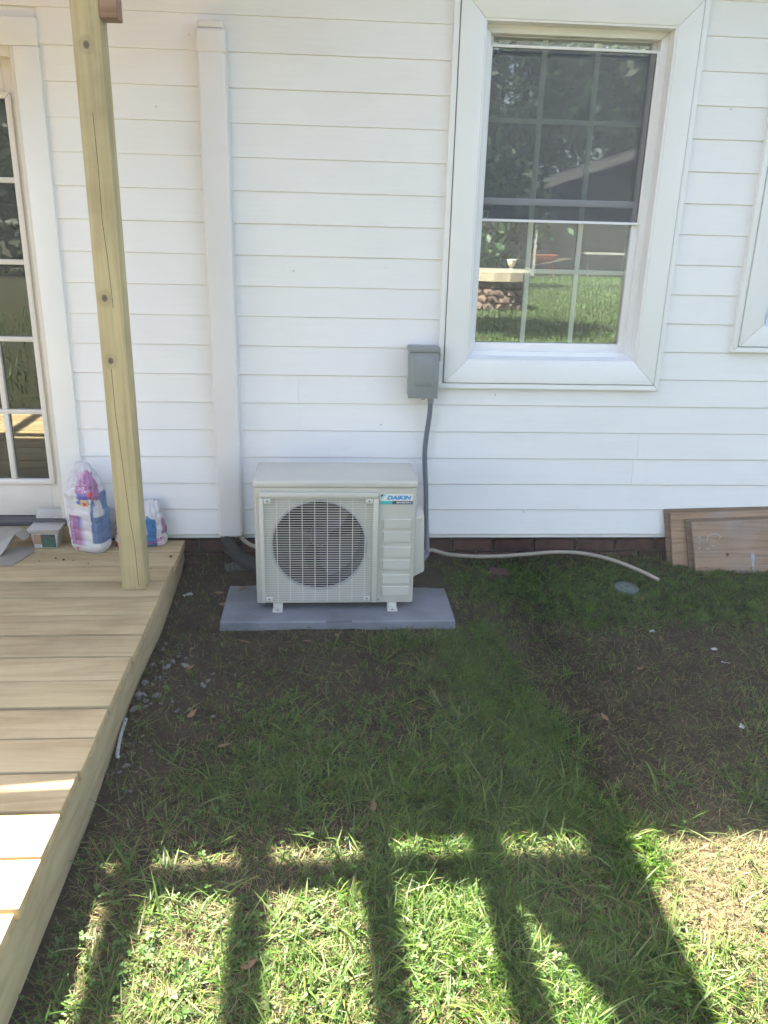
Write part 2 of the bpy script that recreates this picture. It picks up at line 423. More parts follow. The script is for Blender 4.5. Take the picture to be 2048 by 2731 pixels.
gx = grid_axis(-260, 260, -.85, 2.4, .013, 25); gy = grid_axis(-300, .12, -2.6, .12, .013, 25)
X, Y = np.meshgrid(gx, gy); Z = gz(X, Y)
lu, ba = fields(X, Y)
straw = np.clip(1.5 * np.exp(-((X - 1.15) / .3) ** 2 - ((Y + 2.05) / .3) ** 2) + .65 * np.exp(-((X - .1) / .6) ** 2 - ((Y + 2.2) / .35) ** 2), 0, .75) * (.4 + .9 * fbm(X, Y, 9, 51))
cols = np.stack([np.clip(straw, 0, 1), np.clip(lu * .55, 0, 1), 0 * lu], -1).reshape(-1, 3)
nx, ny = len(gx), len(gy); idx = np.arange(nx * ny).reshape(ny, nx)
Q = np.stack([idx[:-1, :-1], idx[:-1, 1:], idx[1:, 1:], idx[1:, :-1]], -1).reshape(-1, 4)
ground = link('ground', np_mesh('ground', np.stack([X, Y, Z], -1).reshape(-1, 3), [Q], MT['ground'], cols))
tag(ground, kind='structure')

# ------------------------------------------------------------------ house
house = thing('house', (0, 0, 0), 'white clapboard house wall with a large window and brick footing', 'house')
E_ = .127
def siding(n, x0, x1):
    z0 = n * E_; z1 = z0 + E_ + .012; j = .0008 * math.sin(n * 5.1 + x0)
    prof = [(-.0002, z0), (-.0060 + j, z0), (-.0078 + j, z0 + .0022), (-.0077 + j, z0 + .007), (-.0015, z1), (.003, z1)]
    o = mk('siding_board', MB().prism([(x0, y, z) for y, z in prof], [(x1, y, z) for y, z in prof]), MT['vinyl'], house)
    return o
W1 = (.496, 1.522, .716, 2.305); W2 = (1.842, 2.868, .897, 2.305); DX0, DX1, DZ = -2.43, -1.113, 2.125
joints = {5: -.128, 4: -.122, 3: 1.472, 2: 1.462}
for n in range(0, 22):
    z0, z1 = n * E_, (n + 1) * E_
    segs = [(-4.2, 3.9)]
    def cut(segs, a, b):
        out = []
        for p, q in segs:
            if b <= p or a >= q: out.append((p, q)); continue
            if p < a: out.append((p, a))
            if q > b: out.append((b, q))
        return out
    if z0 < DZ - .04: segs = cut(segs, DX0, DX1)
    if z0 > W1[2] - .01 and z0 < W1[3] - .05: segs = cut(segs, W1[0] + .01, W1[1] - .01)
    if z0 > W2[2] - .03 and z0 < W2[3] - .05: segs = cut(segs, W2[0] + .01, W2[1] - .01)
    if n in joints:
        o2 = []
        for p, q in segs:
            if p + .1 < joints[n] < q - .1: o2 += [(p, joints[n] - .0004), (joints[n] + .0004, q)]
            else: o2.append((p, q))
        segs = o2
    for p, q in segs: siding(n, p, q)
wall = MB()
zs = [(-.05, .80), (.80, .985), (.985, 2.14), (2.14, 2.79)]
wall.box(-4.2, DX0 + .03, .004, .12, -.05, 2.79); wall.box(DX0 + .03, DX1 - .03, .004, .12, 2.09, 2.79)
wall.box(DX1 - .03, .60, .004, .12, -.02, 2.79); wall.box(.60, 1.435, .004, .12, -.02, .80); wall.box(.60, 1.435, .004, .12, 2.21, 2.79)
wall.box(1.435, 1.945, .004, .12, -.02, 2.79); wall.box(1.945, 2.765, .004, .12, -.02, .98); wall.box(1.945, 2.765, .004, .12, 2.21, 2.79); wall.box(2.765, 3.9, .004, .12, -.02, 2.79)
mk('wall', wall, MT['trim'], house)
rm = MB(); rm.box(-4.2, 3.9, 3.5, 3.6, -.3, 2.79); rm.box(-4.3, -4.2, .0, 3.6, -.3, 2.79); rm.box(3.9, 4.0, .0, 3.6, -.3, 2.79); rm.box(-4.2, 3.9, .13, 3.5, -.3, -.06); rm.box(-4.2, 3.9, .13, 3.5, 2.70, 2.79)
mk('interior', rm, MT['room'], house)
# brick footing
found = mk('foundation', MB().box(-4.2, 3.9, .052, .2, -.40, -.001), MT['mortar'], house)
bme = {}
def brick_mesh(depth_seed):
    mb = MB().box(0, .194, 0, .06, 0, .057)
    me = mb.mesh('brick', MT['brick']); bm = bmesh.new(); bm.from_mesh(me)
    bmesh.ops.bevel(bm, geom=list(bm.edges), offset=.004, segments=1, affect='EDGES')
    rr = random.Random(depth_seed)
    for v in bm.verts: v.co += Vector((rr.uniform(-.0015, .0015), rr.uniform(-.001, .002), rr.uniform(-.0015, .0015)))
    bm.to_mesh(me); bm.free(); return me
bms = [brick_mesh(i) for i in range(4)]
for row, (z0, y0, off) in enumerate([(-.033, .044, 0), (-.1005, .030, .1), (-.168, .028, .02)]):
    for i in range(24):
        x = -1.12 + off + i * .205
        o = link('brick', bms[(i * 3 + row) % 4], found, (x, y0 + random.uniform(-.002, .002), z0 + random.uniform(-.001, .001)))

def frame4(name, x0, x1, z0, z1, wdt, y0, y1, mat, parent, mitre=True, bevel=.0015):
    """four mitred boards around a rectangle"""
    o = [(x0, z0), (x1, z0), (x1, z1), (x0, z1)]; i = [(x0 + wdt, z0 + wdt), (x1 - wdt, z0 + wdt), (x1 - wdt, z1 - wdt), (x0 + wdt, z1 - wdt)]
    e = .0006; res = []
    for k in range(4):
        a, b, c, d = o[k], o[(k + 1) % 4], i[(k + 1) % 4], i[k]
        cx = sum(p[0] for p in (a, b, c, d)) / 4; cz = sum(p[1] for p in (a, b, c, d)) / 4
        ps = []
        for p in (a, b, c, d):
            s = (e if k in (0, 2) else 0, e if k in (1, 3) else 0)
            ps.append((p[0] + (math.copysign(e, cx - p[0]) if k in (0, 2) else 0), p[1] + (math.copysign(e, cz - p[1]) if k in (1, 3) else 0)))
        res.append(mk(name, MB().prism([(p[0], y0, p[1]) for p in ps], [(p[0], y1, p[1]) for p in ps]), mat, parent, bevel))
    return res

def window(W, label, screen=True, open_pos=None):
    X0, X1, Z0, Z1 = W
    wn = bpy.data.objects.new('window', None); COL.objects.link(wn); wn.parent = house; wn['label'] = label
    # receiver channel, with a dark reveal line between it and the casing
    frame4('channel', X0, X1, Z0, Z1, .0235, -.031, .003, MT['trim'], wn, bevel=.002)
    frame4('reveal', X0 + .0225, X1 - .0225, Z0 + .0225, Z1 - .0225, .006, -.020, .003, MT['seam'], wn, bevel=0)
    c0, c1, d0, d1 = X0 + .0275, X1 - .0275, Z0 + .0275, Z1 - .0275
    frame4('casing', c0, c1, d0, d1, .0955, -.038, .003, MT['trim'], wn, bevel=.0025)
    i0, i1, j0, j1 = c0 + .0955, c1 - .0955, d0 + .0955, d1 - .0955
    frame4('jamb', i0 - .002, i1 + .002, j0 - .002, j1 + .002, .011, -.034, .085, MT['sash'], wn, bevel=.001)
    frame4('window_frame', i0 + .009, i1 - .009, j0 + .009, j1 - .009, .030, .024, .088, MT['sash'], wn, bevel=.002)
    mk('sill', MB().prism([(i0 + .010, y, z) for y, z in ((-.033, j0 + .002), (-.033, j0 + .010), (.034, j0 + .022), (.034, j0 + .002))],
                          [(i1 - .010, y, z) for y, z in ((-.033, j0 + .002), (-.033, j0 + .010), (.034, j0 + .022), (.034, j0 + .002))]), MT['sash'], wn)
    f0, f1, g0, g1 = i0 + .039, i1 - .039, j0 + .039, j1 - .039
    mid = Z0 + .80 * (Z1 - Z0 - 0) / 1.589
    # lower sash
    def bar(nm, b, mat=MT['sash'], bev=.0015): return bx(nm, b, mat, wn, bev)
    lo = .046
    bar('sash_rail', (f0 - .004, f1 + .004, lo, .085, g0 - .006, g0 + .036)); bar('sash_rail', (f0, f1, lo, .085, mid - .015, mid + .012))
    bar('sash_stile', (f0 - .004, f0 + .012, lo, .084, g0 + .036, mid - .015)); bar('sash_stile', (f1 - .026, f1 + .004, lo, .084, g0 + .036, mid - .015))
    bx('weather_gap', (f0 - .005, f1 + .005, .040, .052, g0 - .016, g0 - .006), MT['seam'], wn)
    bx('pane', (f0 + .010, f1 - .024, .058, .060, g0 + .030, mid - .010), MT['glass'], wn); bx('pane', (f0 + .010, f1 - .024, .073, .075, g0 + .030, mid - .010), MT['glass_in'], wn)
    # upper sash
    bar('sash_stile', (f0 - .004, f0 + .018, .070, .100, mid + .012, g1)); bar('sash_stile', (f1 - .018, f1 + .004, .070, .100, mid + .012, g1)); bar('sash_rail', (f0 - .004, f1 + .004, .070, .1, g1 - .004, g1 + .02))
    bx('pane', (f0 + .014, f1 - .014, .080, .082, mid + .010, g1 - .001), MT['glass'], wn); bx('pane', (f0 + .014, f1 - .014, .0955, .0975, mid + .010, g1 - .001), MT['glass_in'], wn)
    wd = f1 - f0
    for k in (1, 2):
        xa = f0 + .010 + (f1 - f0 - .034) * k / 3; bx('muntin', (xa - .0105, xa + .0105, .066, .071, g0 + .030, mid - .010), MT['grid'], wn)
        xb = f0 + .014 + (f1 - f0 - .028) * k / 3; bx('muntin', (xb - .0105, xb + .0105, .088, .093, mid + .010, g1), MT['grid'], wn)
    zl = (g0 + .033 + mid - .012) / 2 + .02; zu = (mid + .012 + g1) / 2
    bx('muntin', (f0 + .010, f1 - .024, .0655, .0705, zl - .0095, zl + .0095), MT['grid'], wn)
    bx('muntin', (f0 + .014, f1 - .014, .0875, .0925, zu - .0095, zu + .0095), MT['grid'], wn)
    if screen:
        s0, s1, t0, t1 = f0 - .001, f1 + .001, mid - .100 + .016, g1 - .038
        frame4('screen_frame', s0, s1, t0 + .0, t1, .010, .030, .044, MT['sash'], wn, bevel=.001)
        frame4('spline', s0 + .0095, s1 - .0095, t0 + .0095, t1 - .0095, .003, .034, .042, MT['seam'], wn, bevel=0)
        bx('screen', (s0 + .011, s1 - .011, .0375, .0385, t0 + .011, t1 - .011), MT['screen'], wn)
        for cx in (s0 + .024, s1 - .024):
            for cz in (t0 + .028, t1 - .026):
                frame4('screen_clip', cx - .010, cx + .010, cz - .014, cz + .014, .0018, .033, .037, MT['fit'], wn, bevel=0)
    return wn
window(W1, 'double-hung window with white casing, half screen and reflected lawn')
w2 = window(W2, 'partly visible white window at the right edge', screen=False)
bx('sticker', (1.974, 2.06, -.0405, -.0385, 1.02, 1.10), MT['tape'], w2)

# ---- door with divided panes
dr = bpy.data.objects.new('door', None); COL.objects.link(dr); dr.parent = house; dr['label'] = 'white glazed door with a grid of small panes'
def dbox(nm, b, mat=MT['doorw'], bev=.002): return bx(nm, b, mat, dr, bev)
dbox('casing', (-1.208, -1.113, -.026, .004, -.02, 2.02), MT['trim'], .003); dbox('casing', (-2.43, -2.335, -.026, .004, -.02, 2.02), MT['trim'], .003)
dbox('casing', (-2.43, -1.113, -.028, .004, 2.021, 2.118), MT['trim'], .003)
dbox('jamb', (-1.227, -1.2070, -.0125, .09, .082, 2.06), MT['doorw']); dbox('jamb', (-2.336, -2.315, -.012, .09, .082, 2.0)); dbox('jamb', (-2.316, -1.2275, -.012, .09, 1.984, 2.060))
gx1, pw, mw_, cols_n = -1.275, .148, .023, 6
gx0 = gx1 - cols_n * pw - (cols_n - 1) * mw_
dbox('stile', (gx1, -1.2285, .026, .066, .085, 1.984)); dbox('stile', (-2.3145, gx0, .026, .066, .085, 1.984))
dbox('rail', (gx0, gx1, .0265, .0655, .085, .262)); dbox('rail', (gx0, gx1, .0265, .0655, 1.842, 1.984))
frame4('glazing_bead', gx0 - .024, gx1 + .024, .240, 1.864, .024, .014, .0262, MT['doorw'], dr, bevel=.004)
rz = [(.264, .567), (.588, .888), (.909, 1.209), (1.230, 1.530), (1.551, 1.842)]
for i, (a, b) in enumerate(rz):
    if i: dbox('muntin', (gx0, gx1, .020, .060, rz[i - 1][1], a), MT['doorw'], .003)
    for c in range(cols_n):
        xa = gx1 - pw - c * (pw + mw_)
        bx('pane', (xa - .001, xa + pw + .001, .040, .044, a - .001, b + .001), MT['doorglass'], dr)
        if c: dbox('muntin', (xa + pw, xa + pw + mw_, .0205, .0595, a, b), MT['doorw'], .003)
dbox('threshold', (-2.34, -1.205, -.035, .09, .052, .082), MT['thresh'], .004)
dbox('sill_board', (-2.40, -1.150, -.030, .10, -.026, .051), MT['deck'], .003)

# ---- overhead: roof sheathing over the porch and the eave beyond it
LX, LY = .42, -.15
roof = MB(); rp = [(-7.5, 4.2), (6.5, 4.2), (6.5, -.628), (-1.43, -.628), (-2.2, -.712), (-7.5, -.73)]
roof.prism([(x, y, 2.745) for x, y in rp], [(x, y, 2.765) for x, y in rp])
mk('roof', roof, MT['sheath'], house)
adopt(house)
for c in house.children: pass

porch = thing('porch_frame', (-.785, -.525, -.026), 'unpainted porch post on the deck edge with a beam end on top', 'porch frame')
pst = mk('post', MB().box(-.047, .047, -.045, .045, 0, 2.13), MT['post'], None, .004); pst.parent = porch
pst['label'] = 'square greenish pine post with knots and a long drying crack'
cr = MB(); cpts = [(-.002, 1.76), (.001, 1.6), (-.001, 1.42), (.006, 1.30), (.012, 1.12)]; cpts2 = [(-.014, .90), (-.013, .72), (-.006, .60), (.001, .44), (.008, .30), (.017, .20), (.020, .02)]
for cp in (cpts, cpts2):
    for (xa, za), (xb, zb) in zip(cp[:-1], cp[1:]):
        w1 = .0009
        cr.prism([(xa - w1, -.0453, za), (xa + w1, -.0453, za), (xb + w1, -.0453, zb), (xb - w1, -.0453, zb)], [(xa - w1, -.0445, za), (xa + w1, -.0445, za), (xb + w1, -.0445, zb), (xb - w1, -.0445, zb)])
o = mk('crack', cr, MT['crack'], None); o.parent = porch
def pw(nm, b, mat, bev=.003):
    b = (b[0] + .785, b[1] + .785, b[2] + .525, b[3] + .525, b[4] + .026, b[5] + .026)
    o = bx(nm, b, mat, None, bev); o.parent = porch; return o
pw('beam', (-3.6, -.685, -.572, -.478, 2.105, 2.25), MT['beam'], .004)
pw('cap_block', (-.7375, -.682, -.574, -.49, 2.016, 2.1035), MT['beam'], .004)
for x in (-3.355, -3.03, -2.705, -2.38, -2.055, -1.729, -1.413, -1.077, -.767, -.447):
    pw('rafter', (x - .019, x + .019, -2.7, .0, 2.60, 2.742), MT['beam'])
pw('rafter', (-.420, -.385, -2.7, .0, 2.60, 2.742), MT['beam'])
bp = [(-.382, -.800), (-.382, -.848), (-1.40, -.845), (-3.6, -.95), (-3.6, -.905), (-1.40, -.800)]
o = mk('beam', MB().prism([(x + .785, y + .525, 2.478) for x, y in bp], [(x + .785, y + .525, 2.624) for x, y in bp]), MT['beam'], None); o.parent = porch
for xx in (-3.3,): pw('post', (xx - .05, xx + .05, -.91, -.82, -.0, 2.477), MT['post'])
sp = [(-.765, -.77), (-.43, -.77), (-.43, -2.0), (-.51, -1.62), (-.63, -1.14), (-.765, -.83)]  # unseen panel added on the rafters, outline shaped for its ground shadow
o = mk('shadow_panel', MB().prism([(x + .785, y + .525, 2.745 + .026) for x, y in sp], [(x + .785, y + .525, 2.757 + .026) for x, y in sp]), MT['sheath'], None); o.parent = porch
if '_t' in porch: del porch['_t']

# ------------------------------------------------------------------ deck
deck = thing('deck', (-.672, -1.3, -.2), 'new pine deck with boards running along the wall, lower left', 'deck')
DZT = -.026; yb = -.006; k = 0
board_mes = []
while yb > -2.66:
    wd = .1585 - random.uniform(.0070, .0105); x1 = -.671 + random.uniform(-.004, .003)
    if k == 3: x1 = -.674
    y0, y1 = yb - wd, yb
    dz = random.uniform(-.0018, .0012)
    mb = MB().box(-1.45, 1.45, 0, wd, -.034, 0)
    o = mk('deck_board', mb, MT['deck'], deck, .0045); o.location = (x1 - 1.45, y0, DZT + dz); o.rotation_euler = (random.uniform(-.004, .004), 0, random.uniform(-.0008, .0008))
    if k == 3: o['label'] = 'deck board notched around the porch post'
    yb -= .1585; k += 1
bx('rim_joist', (-.716, -.678, -2.70, -.01, -.235, -.0625), MT['rim'], deck, .004)
bx('rim_joist', (-3.55, -.717, -2.70, -2.66, -.235, -.0625), MT['deck'], deck, .004)
for x in (-1.1, -1.5, -1.9, -2.3, -2.7, -3.1, -3.5): bx('joist', (x - .019, x + .019, -2.655, -.01, -.235, -.0630), MT['rim'], deck)
adopt(deck)
for c in deck.children: pass

# ------------------------------------------------------------------ outdoor unit
ac = thing('air_conditioner', (.036, -.34, -.165), 'ivory outdoor heat pump unit with round fan behind wire grille', 'air conditioner')
body = MB().box(-.299, .372, -.478, -.200, -.137, .384).mesh('casing', MT['ac'])
bm = bmesh.new(); bm.from_mesh(body)
bmesh.ops.bevel(bm, geom=[e for e in bm.edges if abs(e.verts[0].co.z - e.verts[1].co.z) > .3], offset=.014, segments=4, profile=.5, affect='EDGES')
bmesh.ops.bevel(bm, geom=[e for e in bm.edges if all(v.co.z < -.13 for v in e.verts)], offset=.008, segments=2, profile=.5, affect='EDGES')
bm.to_mesh(body); bm.free()
FC = (-.032, .130); FR = .199
cy = MB(); n_ = 64
cy.prism([(FC[0] + FR * math.cos(2 * math.pi * i / n_), -.6, FC[1] + FR * math.sin(2 * math.pi * i / n_)) for i in range(n_)],
         [(FC[0] + FR * math.cos(2 * math.pi * i / n_), -.235, FC[1] + FR * math.sin(2 * math.pi * i / n_)) for i in range(n_)])
body = boolcut(body, [cy.mesh('c', MT['ac'])])
body.materials.clear(); body.materials.append(MT['ac'])
body.polygons.foreach_set('material_index', [0] * len(body.polygons))
body.polygons.foreach_set('use_smooth', [True] * len(body.polygons))
try: body.set_sharp_from_angle(angle=R(35))
except Exception: pass
link('casing', body, ac)
# rolled shroud lip around the fan opening and the well behind it, coloured near black for the shade inside
lip = MB(); NL = 72
prof = [(FR + .004, -.4788), (FR - .001, -.4825), (FR - .004, -.480), (FR - .005, -.470)]
rings = [[(FC[0] + r * math.cos(2 * math.pi * i / NL), y, FC[1] + r * math.sin(2 * math.pi * i / NL)) for i in range(NL)] for r, y in prof]
vs = [v for g in rings for v in g]
lip.add(vs, [(a * NL + i, a * NL + (i + 1) % NL, (a + 1) * NL + (i + 1) % NL, (a + 1) * NL + i) for a in range(len(prof) - 1) for i in range(NL)])
mk('fan_shroud', lip, MT['acd'], ac, smooth=True)
well = MB(); rings = [[(FC[0] + r * math.cos(2 * math.pi * i / NL), y, FC[1] + r * math.sin(2 * math.pi * i / NL)) for i in range(NL)] for r, y in ((FR - .0045, -.4715), (FR - .003, -.245), (.001, -.240))]
vs = [v for g in rings for v in g]
well.add(vs, [(a * NL + i, a * NL + (i + 1) % NL, (a + 1) * NL + (i + 1) % NL, (a + 1) * NL + i) for a in range(2) for i in range(NL)])
mk('fan_well', well, MT['dark'], ac, smooth=True)
fan = MB()
for b in range(3):
    a0 = b * 2 * math.pi / 3 + .5; vs = []; NR, NA = 6, 10
    for i in range(NR):
        r = .03 + (.178 - .03) * i / (NR - 1); span = 1.25 + .35 * i / (NR - 1)
        for j in range(NA):
            t = j / (NA - 1); a = a0 + span * t + .28 * (i / (NR - 1)) ** 2
            vs.append((FC[0] + r * math.cos(a), -.365 + .062 * (t - .5) + .01 * math.sin(t * 3.1), FC[1] + r * math.sin(a)))
    fan.add(vs, [(i * NA + j, i * NA + j + 1, (i + 1) * NA + j + 1, (i + 1) * NA + j) for i in range(NR - 1) for j in range(NA - 1)])
fn = mk('fan', fan, MT['fan'], ac, smooth=True)
hb = MB(); hp = [(.0005, -.405), (.012, -.404), (.030, -.396), (.040, -.38), (.042, -.33)]
rings = [[(FC[0] + r * math.cos(2 * math.pi * i / 24), y, FC[1] + r * math.sin(2 * math.pi * i / 24)) for i in range(24)] for r, y in hp]
hb.add([v for g in rings for v in g], [(a * 24 + i, a * 24 + (i + 1) % 24, (a + 1) * 24 + (i + 1) % 24, (a + 1) * 24 + i) for a in range(4) for i in range(24)])
mk('hub', hb, MT['fan'], fn, smooth=True)
bx('top_cover', (-.302, .375, -.483, -.196, .3835, .4145), MT['ac'], ac, .009, seg=3)
# grille
bx('grille_frame', (-.277, .213, -.497, -.479, .345, .368), MT['ac'], ac, .005)
bx('grille_frame', (-.277, -.258, -.4965, -.479, -.127, .3445), MT['ac'], ac, .004); bx('grille_frame', (.190, .213, -.4965, -.479, -.127, .3445), MT['ac'], ac, .004)
gw = MB(); NW = 45
for i in range(NW):
    z = -.119 + (.342 + .119) * i / (NW - 1)
    gw.tube([(-.2575, -.4945, z), (.1895, -.4945, z)], .0012, 6)
for i in range(1, 9):
    x = -.258 + .448 * i / 8.6
    gw.tube([(x, -.4915, -.120), (x, -.4915, .3435)], .0014, 6)
g = mk('wire_grille', gw, MT['acw'], ac, smooth=True); g['kind'] = 'stuff'
for (cx, cz) in ((-.243, .333), (.174, .334), (-.243, -.106), (.170, -.104)):
    t_ = bx('screw_tab', (cx - .014, cx + .014, -.4985, -.4965, cz - .010, cz + .010), MT['acw'], ac, .0008)
    sc_ = MB().tube([(cx, -.4983, cz), (cx, -.5005, cz)], .0045, 10); mk('screw', sc_, MT['fit'], t_)
for (z1, z0) in ((.249, .207), (.193, .147), (.124, .078), (.066, .021), (-.002, -.045), (-.057, -.100)):
    mb = MB(); a, b_, d = .2355, .3545, .0045
    mb.prism([(a, -.4778, z0), (b_, -.4778, z0), (b_, -.4778, z1), (a, -.4778, z1)], [(a + d * .5, -.4840, z0 + d * .5), (b_ - d * .5, -.4840, z0 + d * .5), (b_ - d * .5, -.4840, z1 - d * .5), (a + d * .5, -.4840, z1 - d * .5)])
    mk('embossed_panel', mb, MT['ac'], ac)
# badge
bd = bx('badge', (.2195, .3545, -.4792, -.4782, .3145, .3585), MT['sticker'], ac)
def flat(nm, pts, y, mat, parent=bd): return mk(nm, MB().prism([(x, y, z) for x, z in pts], [(x, y + .0006, z) for x, z in pts]), mat, parent)
flat('stripe', [(.2195, .3145), (.270, .3145), (.270, .329), (.2195, .329)], -.4800, MT['teal'])
flat('stripe', [(.2702, .3145), (.3545, .3145), (.3545, .329), (.2702, .329)], -.4800, MT['navy'])
flat('emblem', [(.2225, .357), (.236, .357), (.2225, .344)], -.4799, MT['navy'])
flat('emblem', [(.238, .357), (.2475, .357), (.2235, .3335), (.2225, .3335), (.2225, .341)], -.4799, MT['cyan'])
text_on('lettering', 'DAIKIN', .0225, (.2475, -.4799, .3355), (1, 0, 0), (0, 0, 1), MT['blue'], bd, shear=.25, offset=.0011, width=.102)
text_on('lettering', 'INVERTER', .0105, (.294, -.4806, .3185), (1, 0, 0), (0, 0, 1), MT['white'], bd, shear=.2, offset=.0002, width=.046)
flat('bracket', [(.286, .3218), (.294, .3262), (.2915, .3218), (.294, .3174)], -.4807, MT['white']); flat('bracket', [(.350, .3218), (.342, .3262), (.3445, .3218), (.342, .3174)], -.4807, MT['white'])
# feet, service cover, handle
for x in (-.210, .282):
    f = boolcut(MB().box(x - .021, x + .021, -.506, -.44, -.1645, -.160).mesh('foot', MT['acw']), [MB().box(x - .011, x + .011, -.500, -.492, -.2, -.1).mesh('c', MT['acw'])])
    f.materials.clear(); f.materials.append(MT['acw']); f.polygons.foreach_set('material_index', [0] * len(f.polygons))
    fo = link('foot', f, ac)
    bx('riser', (x - .020, x + .020, -.470, -.23, -.1600, -.1365), MT['acw'], fo, .002)
    mk('bolt', MB().tube([(x, -.495, -.166), (x, -.495, -.158)], .005, 8), MT['fit'], fo)
vc = MB()
pa = [(.371, -.405), (.399, -.400), (.428, -.375), (.434, -.345), (.434, -.225), (.371, -.215)]
vc.prism([(x, y, -.052) for x, y in pa[:1]] + [(x, y, -.052 + (.016 if i else 0)) for i, (x, y) in enumerate(pa[1:], 1)], [(x - (.012 if 0 < i < 5 else 0), y, .245 - (.022 if 0 < i < 5 else 0)) for i, (x, y) in enumerate(pa)])
mk('service_cover', vc, MT['ac'], ac, .004)
hd = MB(); hd.prism([(.371, -.38, .318), (.386, -.38, .318), (.380, -.38, .345), (.371, -.38, .362)], [(.371, -.29, .318), (.386, -.29, .318), (.380, -.29, .345), (.371, -.29, .362)])
mk('handle', hd, MT['ac'], ac, .002)
mk('screw', MB().tube([(.221, -.4775, -.118), (.221, -.4805, -.118)], .004, 10), MT['fit'], ac)
adopt(ac)

# pad
pv = MB(); pv.prism([(-.450, -.604, -.26), (.550, -.604, -.26), (.550, -.098, -.26), (-.450, -.098, -.26)], [(-.443, -.592, -.165), (.543, -.592, -.165), (.543, -.104, -.165), (-.443, -.104, -.165)])
pm = pv.mesh('pad', MT['pad']); bm = bmesh.new(); bm.from_mesh(pm); bmesh.ops.bevel(bm, geom=[e for e in bm.edges if all(v.co.z > -.2 for v in e.verts)] + [e for e in bm.edges if abs(e.verts[0].co.z - e.verts[1].co.z) > .05], offset=.007, segments=3, profile=.5, affect='EDGES'); bm.to_mesh(pm); bm.free()
pm = boolcut(pm, [MB().box(-.002, .104, -.70, -.585, -.178, -.1).mesh('c', MT['pad'])])
pm.materials.clear(); pm.materials.append(MT['pad']); pm.polygons.foreach_set('material_index', [0] * len(pm.polygons))
o = link('equipment_pad', pm); tag(o, 'grey plastic equipment pad under the heat pump unit', 'pad')

# ------------------------------------------------------------------ things on the wall
lc = thing('line_cover', (-.449, 0, .012), 'white vertical pipe cover on the wall left of the heat pump', 'pipe cover')
bx('channel', (-.508, -.390, -.022, -.010, .020, 2.03), MT['plasticw'], lc, .002)
bx('cover', (-.503, -.395, -.074, -.0215, .010, 2.025), MT['plasticw'], lc, .013, seg=4)
bx('end_cap', (-.507, -.391, -.078, -.008, 2.012, 2.100), MT['plasticw'], lc, .012, seg=3)
bx('end_cap_top', (-.497, -.401, -.070, -.009, 2.100, 2.128), MT['plasticw'], lc, .008)
adopt(lc)
db = thing('disconnect_box', (.425, -.06, .682), 'grey metal electrical disconnect box beside the window casing', 'electrical box')
bx('enclosure', (.362, .489, -.092, -.010, .684, .893), MT['box'], db, .003)
cv = bx('door', (.359, .4915, -.101, -.088, .682, .884), MT['box'], db, .003)
mb = MB(); mb.prism([(.381, -.1005, .733), (.470, -.1005, .733), (.470, -.1005, .868), (.381, -.1005, .868)], [(.392, -.108, .752), (.459, -.108, .752), (.459, -.108, .852), (.392, -.108, .852)])
mk('raised_panel', mb, MT['box'], cv, .002)
bx('hood', (.357, .4945, -.106, -.010, .8845, .9075), MT['box'], db, .004)
bx('hinge_tab', (.4915, .4955, -.104, -.070, .850, .884), MT['box'], db, .001)
bx('latch', (.418, .436, -.103, -.090, .677, .684), MT['fit'], db, .001)
adopt(db)
cd = thing('conduit', (.466, -.045, .66), 'flexible grey conduit hanging from the electrical box to the heat pump', 'conduit')
def smooth_path(p, n=8):
    p = [Vector(q) for q in p]; out = []
    for i in range(len(p) - 1):
        a, b, c, d = p[max(i - 1, 0)], p[i], p[i + 1], p[min(i + 2, len(p) - 1)]
        for k in range(n):
            t = k / n; out.append(.5 * ((2 * b) + (c - a) * t + (2 * a - 5 * b + 4 * c - d) * t * t + (3 * b - a - 3 * c + d) * t ** 3))
    out.append(p[-1]); return out
mk('tubing', MB().tube(smooth_path([(.467, -.050, .672), (.465, -.048, .60), (.456, -.040, .50), (.452, -.036, .42), (.457, -.034, .33), (.465, -.034, .24), (.470, -.036, .13), (.476, -.042, .03), (.478, -.08, -.06), (.455, -.16, -.06), (.425, -.25, -.02)]), .0115, 12), MT['conduit'], cd, smooth=True)
mk('connector', MB().tube([(.467, -.050, .684), (.467, -.050, .664)], .015, 8).tube([(.467, -.050, .664), (.467, -.050, .652)], .0135, 12), MT['fit'], cd, smooth=True)
adopt(cd)
def ribbed(path, r, amp, pitch, n=10):
    pts = smooth_path(path, 40); L = 0; rr = []; prev = pts[0]
    for p in pts:
        L += (p - prev).length; prev = p; rr.append(r + amp * math.sin(2 * math.pi * L / pitch))
    return MB().tube(pts, rr, n)
o = mk('drain_hose', ribbed([(.44, -.12, -.06), (.50, -.045, -.066), (.585, -.045, -.089), (.71, -.060, -.094), (.84, -.062, -.092), (.98, -.05, -.087), (1.12, -.042, -.080), (1.25, -.046, -.086), (1.375, -.085, -.101), (1.475, -.170, -.116), (1.56, -.250, -.138)], .0092, .0006, .012), MT['hose'], smooth=True)
tag(o, 'beige drain hose lying along the brick footing right of the heat pump', 'hose')
o = mk('insulated_pipe', MB().tube(smooth_path([(-.465, -.040, .03), (-.462, -.042, -.02), (-.40, -.07, -.10), (-.31, -.12, -.12), (-.24, -.19, -.08)]), .033, 14), MT['foam'], smooth=True)
tag(o, 'dark insulated pipe bundle dropping out of the white pipe cover', 'pipe')
o = mk('drain_tube', MB().tube(smooth_path([(-.412, -.045, .03), (-.402, -.05, .002), (-.36, -.058, -.032), (-.30, -.07, -.045), (-.2, -.12, -.045)]), .0095, 10), MT['hose'], smooth=True)
tag(o, 'short beige tube curving out of the pipe cover behind the heat pump', 'tube')
cp = thing('corrugated_pipe', (-.43, -.07, -.15), 'weathered corrugated drain pipe end on the soil behind the pad', 'pipe')
